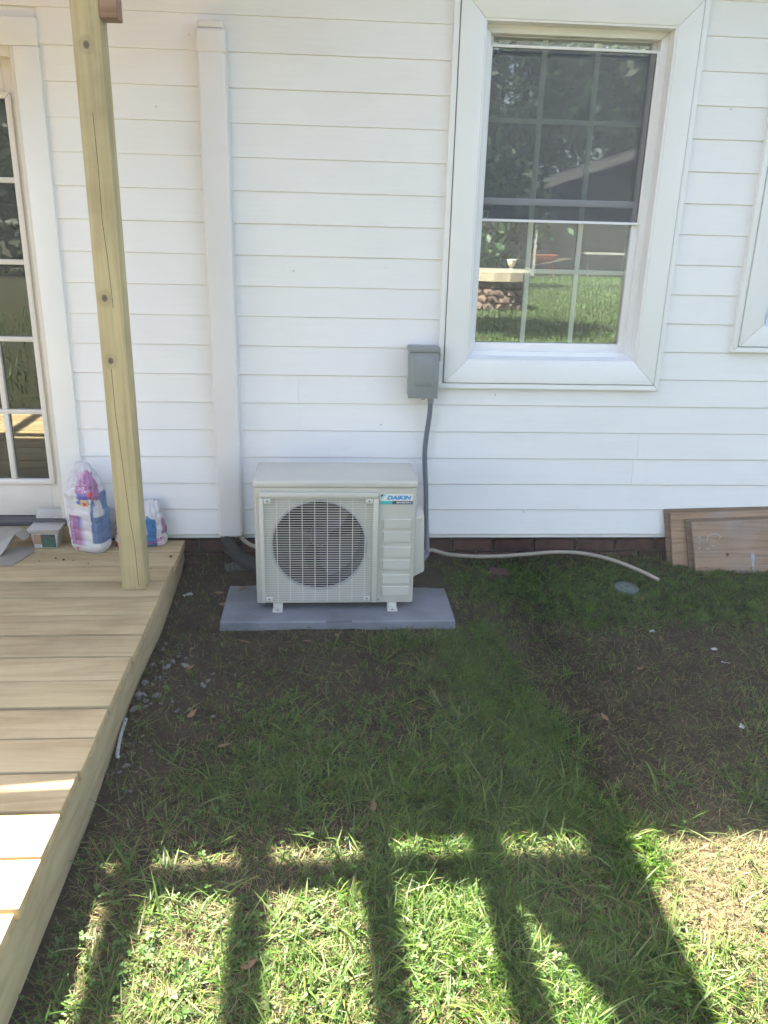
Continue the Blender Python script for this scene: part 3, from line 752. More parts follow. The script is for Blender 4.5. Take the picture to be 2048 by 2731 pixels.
mk('pipe_wall', ribbed([(-.475, -.075, -.158), (-.43, -.068, -.148), (-.36, -.065, -.147), (-.25, -.065, -.147)], .030, .0035, .016, 16), plain('weathered_pipe', (.075, .085, .07), .8, var=.4, scale=30), cp, smooth=True)
adopt(cp)

# ------------------------------------------------------------------ bags, tub and flashing on the deck
def bag(name, prof, H, rot, loc, colf, label, seed, wr=.010):
    NU, NV = 110, 90
    u = np.linspace(0, 2 * np.pi, NU, endpoint=False); v = np.linspace(0, 1, NV)
    U, V = np.meshgrid(u, v)
    pv = np.array(prof)
    f = lambda k: np.interp(V, pv[:, 0], pv[:, k])
    a, b, cx, cy, n = f(1), f(2), f(3), f(4), f(5)
    cu, su = np.cos(U), np.sin(U)
    x = np.sign(cu) * np.abs(cu) ** (2 / n) * a + cx; y = np.sign(su) * np.abs(su) ** (2 / n) * b + cy; z = V * H
    arc = U * .09
    d = (fbm(arc * 14, z, 9, seed) - .5) * 2 * wr * np.clip(V * 3, .25, 1) + (fbm(arc * 4, z * 2.2, 16, seed + 9) - .5) * wr * 1.6 * np.clip((V - .35) * 2, 0, 1)
    d += -.35 * wr * np.abs(np.sin(z * 62 + 3 * fbm(arc * 9, z, 6, seed + 4))) ** 6
    x = x + d * cu; y = y + d * su
    z = z + wr * 1.2 * (fbm(x * 8, y * 8, 3, seed + 2) - .5) * np.clip((V - .5) * 2, 0, 1)
    P3 = np.stack([x, y, z], -1).reshape(-1, 3)
    C = colf(P3[:, 0], P3[:, 1], P3[:, 2], U.ravel())
    idx = np.arange(NU * NV).reshape(NV, NU); nxt = np.roll(idx, -1, 1)
    Q = np.stack([idx[:-1], nxt[:-1], nxt[1:], idx[1:]], -1).reshape(-1, 4)
    P3 = np.concatenate([P3, [[pv[-1, 3], pv[-1, 4], H]], [[pv[0, 3], pv[0, 4], 0]]]); C = np.concatenate([C, C[-1:], C[:1]])
    T = np.stack([idx[-1], nxt[-1], np.full(NU, NU * NV)], -1); T0 = np.stack([nxt[0], idx[0], np.full(NU, NU * NV + 1)], -1)
    r = thing(name, loc, label, 'bag'); r.rotation_euler = (0, 0, rot)
    link('sack', np_mesh('sack', P3, [Q, T, T0], MT['print'], C), r)
    if '_t' in r: del r['_t']
    def surf(ua, z_):  # point on the front at angle ua and height z_
        i = int(round((ua % (2 * np.pi)) / (2 * np.pi) * NU)) % NU; j = int(np.clip(round(z_ / H * (NV - 1)), 0, NV - 1))
        return P3[j * NU + i]
    # interpolation helper for lettering
    G = P3[:NU * NV].reshape(NV, NU, 3)
    return r, G
WHT = np.array([.58, .565, .57]); MAG = np.array([.33, .16, .29]); BLU = np.array([.12, .18, .32]); RED = np.array([.50, .05, .06]); YEL = np.array([.62, .45, .22]); LBL = np.array([.12, .14, .42])
def paint(x, y, z, regions):
    C = np.tile(WHT, (len(x), 1)) * (.93 + .12 * fbm(x * 3, z * 3, 11, 77))[:, None]
    for m, c in regions: C[m] = c if not callable(c) else c(x[m], z[m])
    return C
def bag1c(x, y, z, u):
    fr = y < -.012; wob = .006 * (fbm(x * 4, z * 4, 12, 5) - .5) * 2
    return paint(x, y, z, [
        (fr & (x > -.066) & (x < .0) & (z > .035) & (z < .175), MAG), (fr & (x > -.022) & (x < -.006) & (z > .12) & (z < .172), LBL),
        ((x > .048 + .3 * np.clip(z - .22, 0, 1)) & (y < .045) & (z > .05) & (z < .285), BLU), ((x > .062) & (y < -.010) & (z > .175) & (z < .255), WHT * .95),
        (fr & (x > -.025 + wob + .25 * (z - .25)) & (z > .262 + .35 * (.04 - x)) & (z < .405), MAG),
        (fr & (x > -.012) & (x < .045) & (z > .232 + wob) & (z < .28 + .3 * (.02 - x)), LBL), (fr & (x > .005) & (x < .04) & (z > .222) & (z < .256), YEL), (fr & (x > .018) & (x < .036) & (z > .226) & (z < .243), RED),
        (fr & (x > .050) & (x < .062) & (z > .262) & (z < .290), RED),
        (fr & (np.hypot(x + .038, z - .016) < .012), RED), (fr & (x > -.06) & (x < .0) & (z < .034) & (z > .006) & (np.sin(x * 900 + z * 500) > .3), WHT * .75)])
B1, G1 = bag('mortar_bag', [(0, .074, .045, 0, 0, 4.5), (.06, .083, .052, 0, 0, 4.5), (.3, .088, .056, 0, 0, 4), (.48, .088, .056, 0, 0, 3.5), (.56, .082, .052, -.002, 0, 3), (.66, .089, .058, -.008, -.004, 2.8), (.78, .076, .050, -.004, -.004, 2.6), (.9, .054, .030, -.006, .004, 2.6), (.97, .036, .016, -.012, .012, 2.8), (1, .028, .007, -.016, .014, 2.8)],
             .408, R(-20), (-1.073, -.118, -.026), bag1c, 'tall white paper sack with magenta and blue print, left of the post', 3)
def bag2c(x, y, z, u):
    fr = y < -.006
    return paint(x, y, z, [((x > .03) & (x < .075) & fr & (z < .15 - .6 * (x - .03)), np.array([.03, .14, .30])), (fr & (x < -.06) & (z > .06) & (z < .14), MAG * .7), ((x > .098) & (z > .06) & (z < .13), MAG), (fr & (x < -.075) & (z < .03), RED * .8)])
B2, G2 = bag('mortar_bag', [(0, .112, .040, 0, 0, 4), (.1, .118, .046, 0, 0, 4), (.4, .112, .044, 0, 0, 3.5), (.7, .100, .034, 0, .0, 3), (.88, .09, .018, .004, .006, 2.6), (1, .086, .006, .010, .012, 2.4)],
             .212, R(6), (-.862, -.062, -.026), bag2c, 'short slumped white sack with blue print, half hidden behind the post', 8, .012)
def wrap_text(G, body, size, xc, zc, ang, H, mat, parent, width=None, offset=.0):
    """lay lettering on the sack's front: local (x,z) -> surface"""
    me = text_mesh(body, size, 0, offset, 'CENTER')
    NV, NU, _ = G.shape; front = G[:, NU // 2:, :]
    ca, sa = math.cos(ang), math.sin(ang)
    for v in me.vertices:
        x = xc + v.co.x * ca - (v.co.y - size * .35) * sa; z = zc + v.co.x * sa + (v.co.y - size * .35) * ca
        j = int(np.clip(round(z / H * (NV - 1)), 0, NV - 1)); row = front[j]
        i = int(np.argmin(np.abs(row[:, 0] - x)))
        v.co = (x, row[i, 1] - .0022, z)
    me.materials.clear(); me.materials.append(mat); o = link('lettering', me, parent); return o
wrap_text(G1, 'Sanded', .030, .020, .330, R(-72), .408, MT['pinkink'], B1, offset=.0008)
wrap_text(G1, 'Grout', .030, -.002, .335, R(-72), .408, MT['pinkink'], B1, offset=.0008)
wrap_text(G1, 'Sanded Grout', .020, -.046, .105, R(-90), .408, MT['pinkink'], B1, offset=.0003)
wrap_text(G2, 'SPACERS', .020, .072, .030, R(22), .212, MT['magenta'], B2, offset=.0006)

tub = thing('screw_tub', (-1.278, -.07, -.026), 'open clear plastic screw tub with green label beside the sack', 'tub')
def frustum(mb, x0, x1, y0, y1, z0, X0, X1, Y0, Y1, z1):
    return mb.prism([(x0, y0, z0), (x1, y0, z0), (x1, y1, z0), (x0, y1, z0)], [(X0, Y0, z1), (X1, Y0, z1), (X1, Y1, z1), (X0, Y1, z1)])
mk('tub_body', frustum(MB(), -1.332, -1.228, -.114, -.022, -.0255, -1.340, -1.220, -.122, -.014, .050), MT['clear'], tub, .004)
mb = MB(); frustum(mb, -1.344, -1.216, -.126, -.010, .050, -1.352, -1.206, -.134, -.002, .072)
mk('lid', mb, MT['clear'], tub, .003)
mk('lid_flap', frustum(MB(), -1.350, -1.208, -.010, -.003, .073, -1.345, -1.212, .003, .008, .125), MT['clear'], tub, .002)
def lblq(nm, xa, xb, za, zb, mat, lift=.001):
    yy = lambda z: -.114 - .008 * (z + .0255) / .0755 - lift
    return mk(nm, MB().prism([(xa, yy(za), za), (xb, yy(za), za), (xb, yy(zb), zb), (xa, yy(zb), zb)], [(xa, yy(za) + .0006, za), (xb, yy(za) + .0006, za), (xb, yy(zb) + .0006, zb), (xa, yy(zb) + .0006, zb)]), mat, tub)
lblq('label', -1.328, -1.296, -.005, .044, MT['lblbrown']); lblq('label', -1.2955, -1.232, -.020, .030, MT['lblgreen']); lblq('label', -1.2955, -1.232, .0305, .044, MT['lbldark']); lblq('label', -1.328, -1.296, -.020, -.0055, MT['white'])
text_on('lettering', '10×2½"', .0125, (-1.3265, -.1165, -.0165), (1, 0, 0), (0, -.1, 1), MT['black'], tub, offset=.0003, width=.029)
text_on('lettering', 'DECK', .012, (-1.290, -.1225, .033), (1, 0, 0), (0, -.1, 1), MT['stonew'], tub, width=.04)
adopt(tub)

def sheet(name, pts, th, mat, label=None, cat=None, parent=None):
    mb = MB()
    for q in pts:
        q = [Vector(p) for p in q]; nrm = (q[1] - q[0]).cross(q[2] - q[0]).normalized() * th
        mb.prism(q, [p + nrm for p in q])
    o = mk(name, mb, mat, parent); 
    if label: tag(o, label, cat)
    return o
sheet('metal_flashing', [[(-1.475, -.300, -.024), (-1.360, -.322, -.024), (-1.318, -.165, -.024), (-1.345, -.100, -.022), (-1.42, -.10, -.022), (-1.44, -.215, -.022)]], .0015, MT['flash'], 'flat bent piece of taupe metal flashing on the deck', 'flashing')
sheet('metal_flashing', [[(-1.56, -.225, -.020), (-1.440, -.228, -.020), (-1.392, -.165, .062), (-1.375, -.095, .066), (-1.47, -.075, .066), (-1.56, -.17, .060)], [(-1.392, -.165, .062), (-1.375, -.095, .066), (-1.338, -.105, .040), (-1.352, -.176, .036)]], .0015, MT['flash'], 'folded piece of taupe metal flashing standing against the door sill', 'flashing')
for i, (x, y, s) in enumerate([(-1.16, -.255, .006), (-1.115, -.262, .004), (-1.20, -.235, .005), (-1.04, -.30, .004), (-.70, -.222, .008), (-1.26, -.27, .004), (-.76, -.36, .003)]):
    mb = MB().lathe([(s * .5, 0), (s, s * .3), (s * .7, s * .8), (s * .2, s)], (x, y, DZT + .001), 7)
    o = mk('dirt_clod', mb, MT['crumb']); tag(o, 'small dark clod of dirt on the deck boards', 'dirt clod', 'clods of dirt on the deck')

# ------------------------------------------------------------------ boards leaning on the wall, right
def lean(name, q, th, label, mats, extra=None):
    """q: four (x, y, z) corners of the front face, thickness going back"""
    r = thing(name, q[0], label, 'board')
    q = [Vector(p) for p in q]; n = Vector((0, th, th * .25))
    o = mk('panel', MB().prism(q, [p + n for p in q]), mats, r, .0015)
    adopt(r); return r
fb = lean('plywood_board', [(1.800, -.150, -.215), (2.42, -.155, -.225), (2.40, -.078, .105), (1.760, -.080, .080)], .018, 'front plywood board with white paint squiggles, leaning by the wall', MT['ply'])
lean('plywood_board', [(1.778, -.122, -.205), (2.40, -.122, -.215), (2.38, -.055, .110), (1.738, -.056, .088)], .016, 'weathered board directly behind the paint-marked board', MT['plyedge'])
lean('plywood_board', [(1.705, -.088, -.195), (2.45, -.088, -.2), (2.42, -.032, .135), (1.668, -.033, .113)], .016, 'brown board with a grey top, third in the leaning row', MT['ply'])
lean('plywood_board', [(1.685, -.060, -.18), (2.44, -.06, -.19), (2.41, -.018, .150), (1.640, -.018, .130)], .012, 'rearmost dark board of the leaning row, against the siding', MT['plyedge'])
# paint marks on the front board
def on_board(x, z): t = (z + .215) / .3; return (x, -.150 + .071 * t - .0012, z)
sq = MB()
for pts in ([(1.792, .012), (1.800, .022), (1.806, .018), (1.802, .0), (1.794, -.008)], [(1.838, .0), (1.842, .022), (1.86, .032), (1.885, .034), (1.905, .022), (1.90, .010)], [(1.835, -.038), (1.846, -.034), (1.852, -.042)], [(1.80, -.040), (1.806, -.030)], [(1.862, -.018), (1.872, -.026), (1.88, -.02)]):
    sq.tube([on_board(*p) for p in pts], .0022, 6)
o = mk('paint_squiggle', sq, MT['paper']); o.parent = fb; o.matrix_parent_inverse = fb.matrix_basis.inverted()
st = MB(); st.prism([on_board(*p) for p in ((2.058, -.045), (2.098, -.052), (2.112, -.20), (2.090, -.21))], [tuple(Vector(on_board(*p)) + Vector((0, .001, 0))) for p in ((2.058, -.045), (2.098, -.052), (2.112, -.20), (2.090, -.21))])
o = mk('paint_smear', st, plain('dried_grey_paint', (.27, .28, .30), .7, var=.3, scale=20)); o.parent = fb; o.matrix_parent_inverse = fb.matrix_basis.inverted()
kn = MB(); kn.prism([on_board(1.945 + .008 * math.cos(a), -.065 + .008 * math.sin(a)) for a in np.linspace(0, 6.28, 13)[:-1]], [tuple(Vector(on_board(1.945 + .008 * math.cos(a), -.065 + .008 * math.sin(a))) + Vector((0, .001, 0))) for a in np.linspace(0, 6.28, 13)[:-1]])
o = mk('knot', kn, MT['crack']); o.parent = fb; o.matrix_parent_inverse = fb.matrix_basis.inverted()

# ------------------------------------------------------------------ small things on the ground
def gzs(x, y): return float(gz(np.array([x]), np.array([y]))[0])
z = gzs(1.395, -.285) + .010
cap = thing('cleanout_cap', (1.395, -.285, z), 'round green plastic cleanout cap set in the grass', 'cap')
mk('rim', MB().lathe([(.057, -.05), (.057, .0), (.053, .004), (.040, .004), (.039, .001), (.0005, .001)], (0, 0, 0), 32), MT['cap'], cap, smooth=True)
mk('lid', MB().lathe([(.037, -.002), (.037, .004), (.034, .006), (.0005, .006)], (0, 0, 0), 32), MT['cap'], cap, smooth=True)
bx('nut', (-.010, .010, -.004, .004, .006, .010), MT['cap'], cap, .001)
cap.rotation_euler = (R(4), R(2), 0); del cap['_t']
def rubble(name, x, y, sx, sy, sz, rot, mat, label, cat, group, sink=.3, seed=0):
    rr = random.Random(seed); bm = bmesh.new(); bmesh.ops.create_icosphere(bm, subdivisions=1, radius=.5)
    ax = [Vector((rr.uniform(-1, 1), rr.uniform(-1, 1), rr.uniform(-1, 1))).normalized() for _ in range(7)]
    for v in bm.verts:
        for a in ax:
            d = v.co.dot(a)
            if d > .22: v.co -= a * (d - .22) * .9
        v.co *= rr.uniform(.8, 1.25)
        v.co.x *= sx; v.co.y *= sy; v.co.z *= sz
    me = bpy.data.meshes.new(name); bm.to_mesh(me); bm.free(); me.materials.append(mat)
    o = link(name, me, None, (x, y, gzs(x, y) + sz * (.5 - sink) * .8)); o.rotation_euler = (rr.uniform(-.2, .2), rr.uniform(-.2, .2), rot)
    tag(o, label, cat, group); return o
for i, (x, y, s) in enumerate([(-.641, -.728, .040), (-.58, -.893, .055), (-.539, -.902, .06), (-.656, -1.048, .062), (-.660, -1.123, .055), (-.640, -1.124, .04), (-.591, -1.132, .055), (-.655, -1.215, .06), (-.594, -.939, .045), (-.427, -.928, .035), (-.45, -1.01, .04), (-.44, -.985, .035), (-.62, -1.20, .045)]):
    rubble('stone', x, y, s, s * .6, s * .4, random.uniform(0, 3), MT['stonew' if i % 3 else 'stone'], 'pale angular stone chip on the soil beside the deck', 'stone', 'stone chips along the deck edge', seed=i)
for i in range(70):
    y = random.uniform(-1.6, -.75); x = -.655 + abs(random.gauss(0, .10)); s = random.uniform(.008, .03)
    rubble('gravel_chip', x, y, s, s * .7, s * .5, random.uniform(0, 3), MT['stone' if i % 3 else 'stonew'], 'small grey gravel chip in the soil along the deck edge', 'gravel', 'gravel chips along the deck edge', seed=100 + i)
o = link('loose_brick', bms[1], None, (.765, -.175, gzs(.81, -.13) - .030)); o.scale = (.45, 1.2, 1.0); o.rotation_euler = (.05, .03, -.22)
tag(o, 'broken red brick in the clover right of the heat pump', 'brick')
o = link('loose_brick', bms[2], None, (-.655, -.09, gzs(-.63, -.07) - .020)); o.scale = (.28, .9, .9); o.rotation_euler = (.1, .2, .5)
tag(o, 'small orange brick fragment on bare soil by the deck', 'brick')
def leafmesh(seed, size, curl):
    rr = random.Random(seed); out = [(0, 0), (.22, .16), (.45, .2), (.7, .14), (1, 0), (.7, -.13), (.45, -.19), (.22, -.15)]
    vs = [((x + rr.uniform(-.04, .04)) * size, (y + rr.uniform(-.03, .03)) * size, size * curl * ((x - .5) ** 2 + abs(y) * rr.uniform(.5, 1.2))) for x, y in out]
    mid = [(.5 * size, 0, 0)]
    me = bpy.data.meshes.new('dead_leaf'); me.from_pydata(vs + mid, [], [(i, (i + 1) % 8, 8) for i in range(8)]); me.materials.append(MT['deadleaf'])
    return me
LF = [leafmesh(i, 1.0, .25 + .1 * i) for i in range(4)]
leaves = [(-.356, -1.392, .05, .2), (.70, -1.527, .055, -.6), (.653, -.809, .045, -1.1), (.138, -1.704, .05, 1.5), (-.40, -.30, .05, .4), (-.50, -.32, .045, .1), (-.47, -.42, .05, .9), (-.36, -.70, .06, 0), (-.52, -.95, .04, .7), (1.43, -.40, .05, 1.2), (-.2, -2.2, .05, .5), (-.33, -2.27, .045, 2.4), (-.1, -.72, .05, .4), (.05, -.68, .04, 2), (-.47, -1.25, .05, 1.0), (.35, -1.2, .04, 2.6), (1.2, -.95, .04, .3), (.98, -1.28, .045, 1.9)]
for i, (x, y, s, r_) in enumerate(leaves):
    o = link('dead_leaf', LF[i % 4], None, (x, y, gzs(x, y) + .012)); o.scale = (s, s, s); o.rotation_euler = (random.uniform(-.3, .3), random.uniform(-.3, .3), r_)
    tag(o, 'curled brown dead leaf lying on the lawn', 'leaf', 'dead leaves on the lawn')
for i, (x, y, sx, sy, r_, lb) in enumerate([(-.615, -.334, .05, .016, .9, 'crumpled white paper scrap on soil between deck and pad'), (1.571, -.817, .024, .014, .4, 'white scrap on the bare patch nearer the wall'), (1.57, -.921, .032, .007, -.3, 'thin white sliver on the bare patch'), (1.433, -1.331, .024, .016, 1.0, 'pale scrap near the right edge of the bare patch'), (1.372, -.659, .02, .012, .2, 'small white flake below the green cap')]):
    rr = random.Random(i + 5); mb = MB(); n = 6
    vs = [(sx * (a / (n - 1) - .5), sy * (b - .5) + rr.uniform(-.1, .1) * sy, rr.uniform(0, .006) + .3 * sy * (a % 2)) for a in range(n) for b in range(2)]
    mb.add(vs, [(2 * a, 2 * a + 1, 2 * a + 3, 2 * a + 2) for a in range(n - 1)])
    o = mk('paper_scrap', mb, MT['paper']); o.location = (x, y, gzs(x, y) + .012); o.rotation_euler = (.2, .1, r_); tag(o, lb, 'scrap')
o = mk('white_strip', MB().tube(smooth_path([(-.668, -1.27, gzs(-.668, -1.27) + .012), (-.668, -1.35, gzs(-.668, -1.35) + .008), (-.660, -1.43, gzs(-.66, -1.43) + .006), (-.652, -1.45, gzs(-.65, -1.45) + .010)]), .006, 6), MT['paper'])
tag(o, 'thin white trim strip lying at the foot of the deck', 'strip')

# ------------------------------------------------------------------ lawn
def blocked(x, y):
    return (x < -.672) & (y > -2.75) | ((x > -.452) & (x < .552) & (y > -.606) & (y < -.096)) | (y > .02) | (np.hypot(x - 1.395, y + .285) < .06)
KV = .60
def blades(x, y, L, W, az, th0, curl, col, zoff=0.0, minz=.003):
    n = len(x); ts = np.array([0, .34, .68, 1.0]); wf = np.array([.8, 1.0, .72, 0])
    P0 = np.stack([x, y, gz(x, y) + zoff], -1); side = np.stack([-np.sin(az), np.cos(az), RNG.normal(0, .25, n)], -1)
    side /= np.linalg.norm(side, axis=1)[:, None]
    pts = [P0]
    for i in range(1, 4):
        tm = (ts[i] + ts[i - 1]) / 2; th = th0 + curl * tm; dl = (ts[i] - ts[i - 1]) * L
        d = np.stack([np.sin(th) * np.cos(az), np.sin(th) * np.sin(az), np.cos(th)], -1)
        p = pts[-1] + d * dl[:, None]
        g = gz(p[:, 0], p[:, 1]) + minz + .004 * i; p[:, 2] = np.maximum(p[:, 2], g)
        pts.append(p)
    V = np.zeros((n, 7, 3))
    for i in range(3):
        V[:, 2 * i] = pts[i] - side * (W * wf[i] / 2)[:, None]; V[:, 2 * i + 1] = pts[i] + side * (W * wf[i] / 2)[:, None]
    V[:, 6] = pts[3]
    b = np.arange(n)[:, None] * 7
    Qs = np.concatenate([b + np.array([0, 1, 3, 2]), b + np.array([2, 3, 5, 4])]); T = b + np.array([4, 5, 6])
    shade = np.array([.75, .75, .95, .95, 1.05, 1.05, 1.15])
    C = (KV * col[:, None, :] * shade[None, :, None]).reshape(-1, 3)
    return V.reshape(-1, 3), [Qs, T], C
def scatter(n, x0, x1, y0, y1, prob):
    x = RNG.uniform(x0, x1, n); y = RNG.uniform(y0, y1, n); p = prob(x, y)
    k = (RNG.uniform(0, 1, n) < p) & ~blocked(x, y); return x[k], y[k]
def colmix(n, a, b, var=.25):
    t = RNG.uniform(0, 1, n)[:, None]; c = np.array(a) * (1 - t) + np.array(b) * t
    return c * RNG.uniform(1 - var, 1 + var, n)[:, None]
U = RNG.uniform
# fine lawn grass
x, y = scatter(470000, -.68, 3.4, -2.9, .02, lambda x, y: fields(x, y)[0] ** 1.15 * np.clip(.15 + 1.5 * vnoise(x, y, 26, 5), 0, 1) * (.9 + .1 * (y < -.65)))
n = len(x); lush, _ = fields(x, y)
col = colmix(n, (.026, .108, .003), (.145, .250, .022), .3) * (.35 + 1.15 * vnoise(x, y, 45, 9))[:, None]; dry = U(0, 1, n) > (.5 + .44 * lush); col[dry] = colmix(dry.sum(), (.17, .15, .055), (.30, .24, .11))
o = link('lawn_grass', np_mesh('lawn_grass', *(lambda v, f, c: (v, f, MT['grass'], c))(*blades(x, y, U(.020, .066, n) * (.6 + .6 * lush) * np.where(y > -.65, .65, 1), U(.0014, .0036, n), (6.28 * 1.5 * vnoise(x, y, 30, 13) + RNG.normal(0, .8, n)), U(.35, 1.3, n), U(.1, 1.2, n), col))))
tag(o, 'short green lawn grass growing over the yard', 'grass', kind='stuff')
# broad-bladed crabgrass in tufts
tx, ty = scatter(1300, -.64, 2.4, -2.8, -.62, lambda x, y: np.clip(fields(x, y)[0] * 1.1 + .12 - .6 * fields(x, y)[1], 0, 1) * (.35 + .65 * (y < -1.2)))
m = 11; X_ = np.repeat(tx, m) + RNG.normal(0, .016, len(tx) * m); Y_ = np.repeat(ty, m) + RNG.normal(0, .016, len(tx) * m)
k_ = ~blocked(X_, Y_); X_, Y_ = X_[k_], Y_[k_]; n = len(X_)
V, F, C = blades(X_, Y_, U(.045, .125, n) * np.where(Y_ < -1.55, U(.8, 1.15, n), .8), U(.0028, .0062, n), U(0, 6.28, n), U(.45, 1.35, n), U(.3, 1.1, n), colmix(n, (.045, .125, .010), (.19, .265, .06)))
o = link('crabgrass', np_mesh('crabgrass', V, F, MT['grass'], C)); tag(o, 'broad-bladed crabgrass tufts leaning over the lawn', 'grass', kind='stuff')
# long pale mown blades lying over the turf
x, y = scatter(2600, -.62, 2.4, -2.8, -.9, lambda x, y: np.clip(.35 + .5 * (y < -1.5) - .5 * fields(x, y)[1], 0, 1) * (.3 + fbm(x, y, 5, 91)) * np.where((x > .9) & (y > -1.7), .25, 1)); n = len(x)
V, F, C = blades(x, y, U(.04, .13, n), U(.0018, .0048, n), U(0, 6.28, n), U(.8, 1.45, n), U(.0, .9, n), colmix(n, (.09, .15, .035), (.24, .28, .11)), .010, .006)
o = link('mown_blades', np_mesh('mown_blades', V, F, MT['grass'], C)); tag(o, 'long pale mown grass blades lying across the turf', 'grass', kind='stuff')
# dry straw and clippings lying flat
x, y = scatter(240000, -.66, 2.5, -2.9, -.05, lambda x, y: np.clip(.20 + .30 * (y < -1.75) + .30 * np.exp(-((x - 1.15) / .45) ** 2 - ((y + 1.7) / .8) ** 2) - .18 * fields(x, y)[0], .03, 1) * (.35 + .8 * fbm(x, y, 10, 61)) * np.where((x < -.4) & (y > -1.2), .35, 1))
n = len(x); old = np.clip((y + 1.75) * 3, 0, 1)[:, None]  # darkens straw inside the house shadow edge, shade put into its colour
col = colmix(n, (.22, .17, .085), (.40, .32, .17), .3); pale = RNG.uniform(0, 1, n)[:, None]; col = np.where(pale < .35 + .5 * old, col * .38, col)
g_ = U(0, 1, n) < .35; col[g_] = colmix(g_.sum(), (.10, .13, .045), (.20, .22, .09))
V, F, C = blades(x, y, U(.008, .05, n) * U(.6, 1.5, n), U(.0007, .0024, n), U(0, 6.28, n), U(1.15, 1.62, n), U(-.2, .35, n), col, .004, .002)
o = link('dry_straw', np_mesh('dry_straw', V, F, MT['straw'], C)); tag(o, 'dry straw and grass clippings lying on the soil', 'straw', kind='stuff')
# clover
def clover(x, y, size, hgt, col):
    n = len(x); out = np.array([(0, 0), (.34, .42), (.46, .80), (.20, 1.0), (0, .88), (-.20, 1.0), (-.46, .80), (-.34, .42)])
    z0 = gz(x, y); Vs, Fs, Cs = [], [], []; off = 0; a0 = U(0, 6.28, n); tx_, ty_ = RNG.normal(0, .3, n), RNG.normal(0, .3, n)
    cxs = x + RNG.normal(0, .012, n); cys = y + RNG.normal(0, .012, n)
    for k in range(3):
        a = a0 + k * 2.094 + RNG.normal(0, .12, n); ca, sa = np.cos(a), np.sin(a)
        lx = out[None, :, 0] * size[:, None]; ly = out[None, :, 1] * size[:, None]
        wx = lx * ca[:, None] - ly * sa[:, None]; wy = lx * sa[:, None] + ly * ca[:, None]
        wz = np.abs(lx) * .35 + ly * .12 + wx * tx_[:, None] + wy * ty_[:, None]
        V = np.stack([cxs[:, None] + wx, cys[:, None] + wy, (z0 + hgt)[:, None] + wz], -1).reshape(-1, 3)
        Vs.append(V); b = np.arange(n)[:, None] * 8 + off; off += n * 8
        Fs.append(np.concatenate([b + np.array([0, 1, 2, 3, 4]), b + np.array([0, 4, 5, 6, 7])]))
        sh = np.array([1.35, 1.0, .95, .95, 1.1, .95, .95, 1.0]); Cs.append((KV * col[:, None, :] * sh[None, :, None]).reshape(-1, 3))
    r_ = .0007; V = np.zeros((n, 4, 3)); V[:, 0] = np.stack([x - r_, y, z0], -1); V[:, 1] = np.stack([x + r_, y, z0], -1); V[:, 2] = np.stack([cxs + r_, cys, z0 + hgt], -1); V[:, 3] = np.stack([cxs - r_, cys, z0 + hgt], -1)
    Vs.append(V.reshape(-1, 3)); Fs2 = np.arange(n)[:, None] * 4 + off + np.arange(4); Cs.append(np.repeat(col, 4, 0))
    return np.concatenate(Vs), Fs + [Fs2], np.concatenate(Cs)
def cprob(x, y):
    c = gsum(x, y, [(-.1, -2.15, .6, .35, .8), (.1, -1.5, .5, .35, .45), (-.2, -1.2, .25, .2, .4), (.9, -.12, .6, .13, 1.2), (1.25, -.35, .4, .25, .9), (.62, -.95, .16, .3, .8), (1.25, -2.2, .25, .2, .35), (-.5, -2.0, .15, .4, .5), (2, -.3, .4, .3, .5), (.5, -2.2, .3, .3, .5)])
    return np.clip(c * (fbm(x, y, 6, 71) * 1.9 - .45), .01, 1)
x, y = scatter(17000, -.66, 2.5, -2.7, -.02, cprob); n = len(x)
V, F, C = clover(x, y, U(.0045, .0125, n), U(.006, .036, n), colmix(n, (.045, .115, .016), (.115, .21, .042)))
o = link('clover', np_mesh('clover', V, F, MT['clover'], C)); tag(o, 'patches of three-leaved clover in the lawn', 'clover', kind='stuff')
# coarser lawn farther out (behind the photographer, seen in the glass)
x = np.concatenate([U(-6, 16, 60000), U(1.5, 12, 60000)]); y = np.concatenate([U(-32, -2.8, 60000), U(-30, -8, 60000)]); k_ = ~((x < -.6) & (y > -2.75)); x, y = x[k_], y[k_]; n = len(x)
V, F, C = blades(x, y, U(.06, .13, n), U(.008, .018, n), U(0, 6.28, n), U(.1, .8, n), U(.1, .8, n), colmix(n, (.055, .12, .018), (.11, .19, .035)) * (.30 + .75 * fbm(x, y, .6, 8))[:, None])
o = link('yard_grass', np_mesh('yard_grass', V, F, MT['grass'], C)); tag(o, 'sunlit yard lawn reflected in the window', 'grass', kind='stuff')

# ------------------------------------------------------------------ yard behind the photographer (seen as reflections)
wl = thing('stone_well', (3.85, -15.3, -.3), 'old round stone well with a concrete lid reflected in the window', 'well')
core = MB().lathe([(.64, 0), (.62, .62), (.001, .62)], (0, 0, 0), 24); mk('core', core, MT['rock'], wl)
for row in range(4):
    for i in range(16):
        a = 2 * math.pi * (i + .5 * (row % 2)) / 16 + random.uniform(-.05, .05); rr = random.Random(row * 40 + i)
        bm = bmesh.new(); bmesh.ops.create_icosphere(bm, subdivisions=1, radius=.5)
        for v in bm.verts: v.co = Vector((v.co.x * .20, v.co.y * .30, v.co.z * .20)) * rr.uniform(.65, 1.3)
        me = bpy.data.meshes.new('stone'); bm.to_mesh(me); bm.free(); me.materials.append(MT['rock'])
        s_ = link('stone', me, wl, (.64 * math.cos(a), .64 * math.sin(a), .09 + row * .155)); s_.rotation_euler = (0, 0, a)
mk('lid', MB().lathe([(.74, .62), (.80, .65), (.80, .84), (.77, .87), (.001, .87)], (0, 0, 0), 14), MT['concrete'], wl)
del wl['_t']
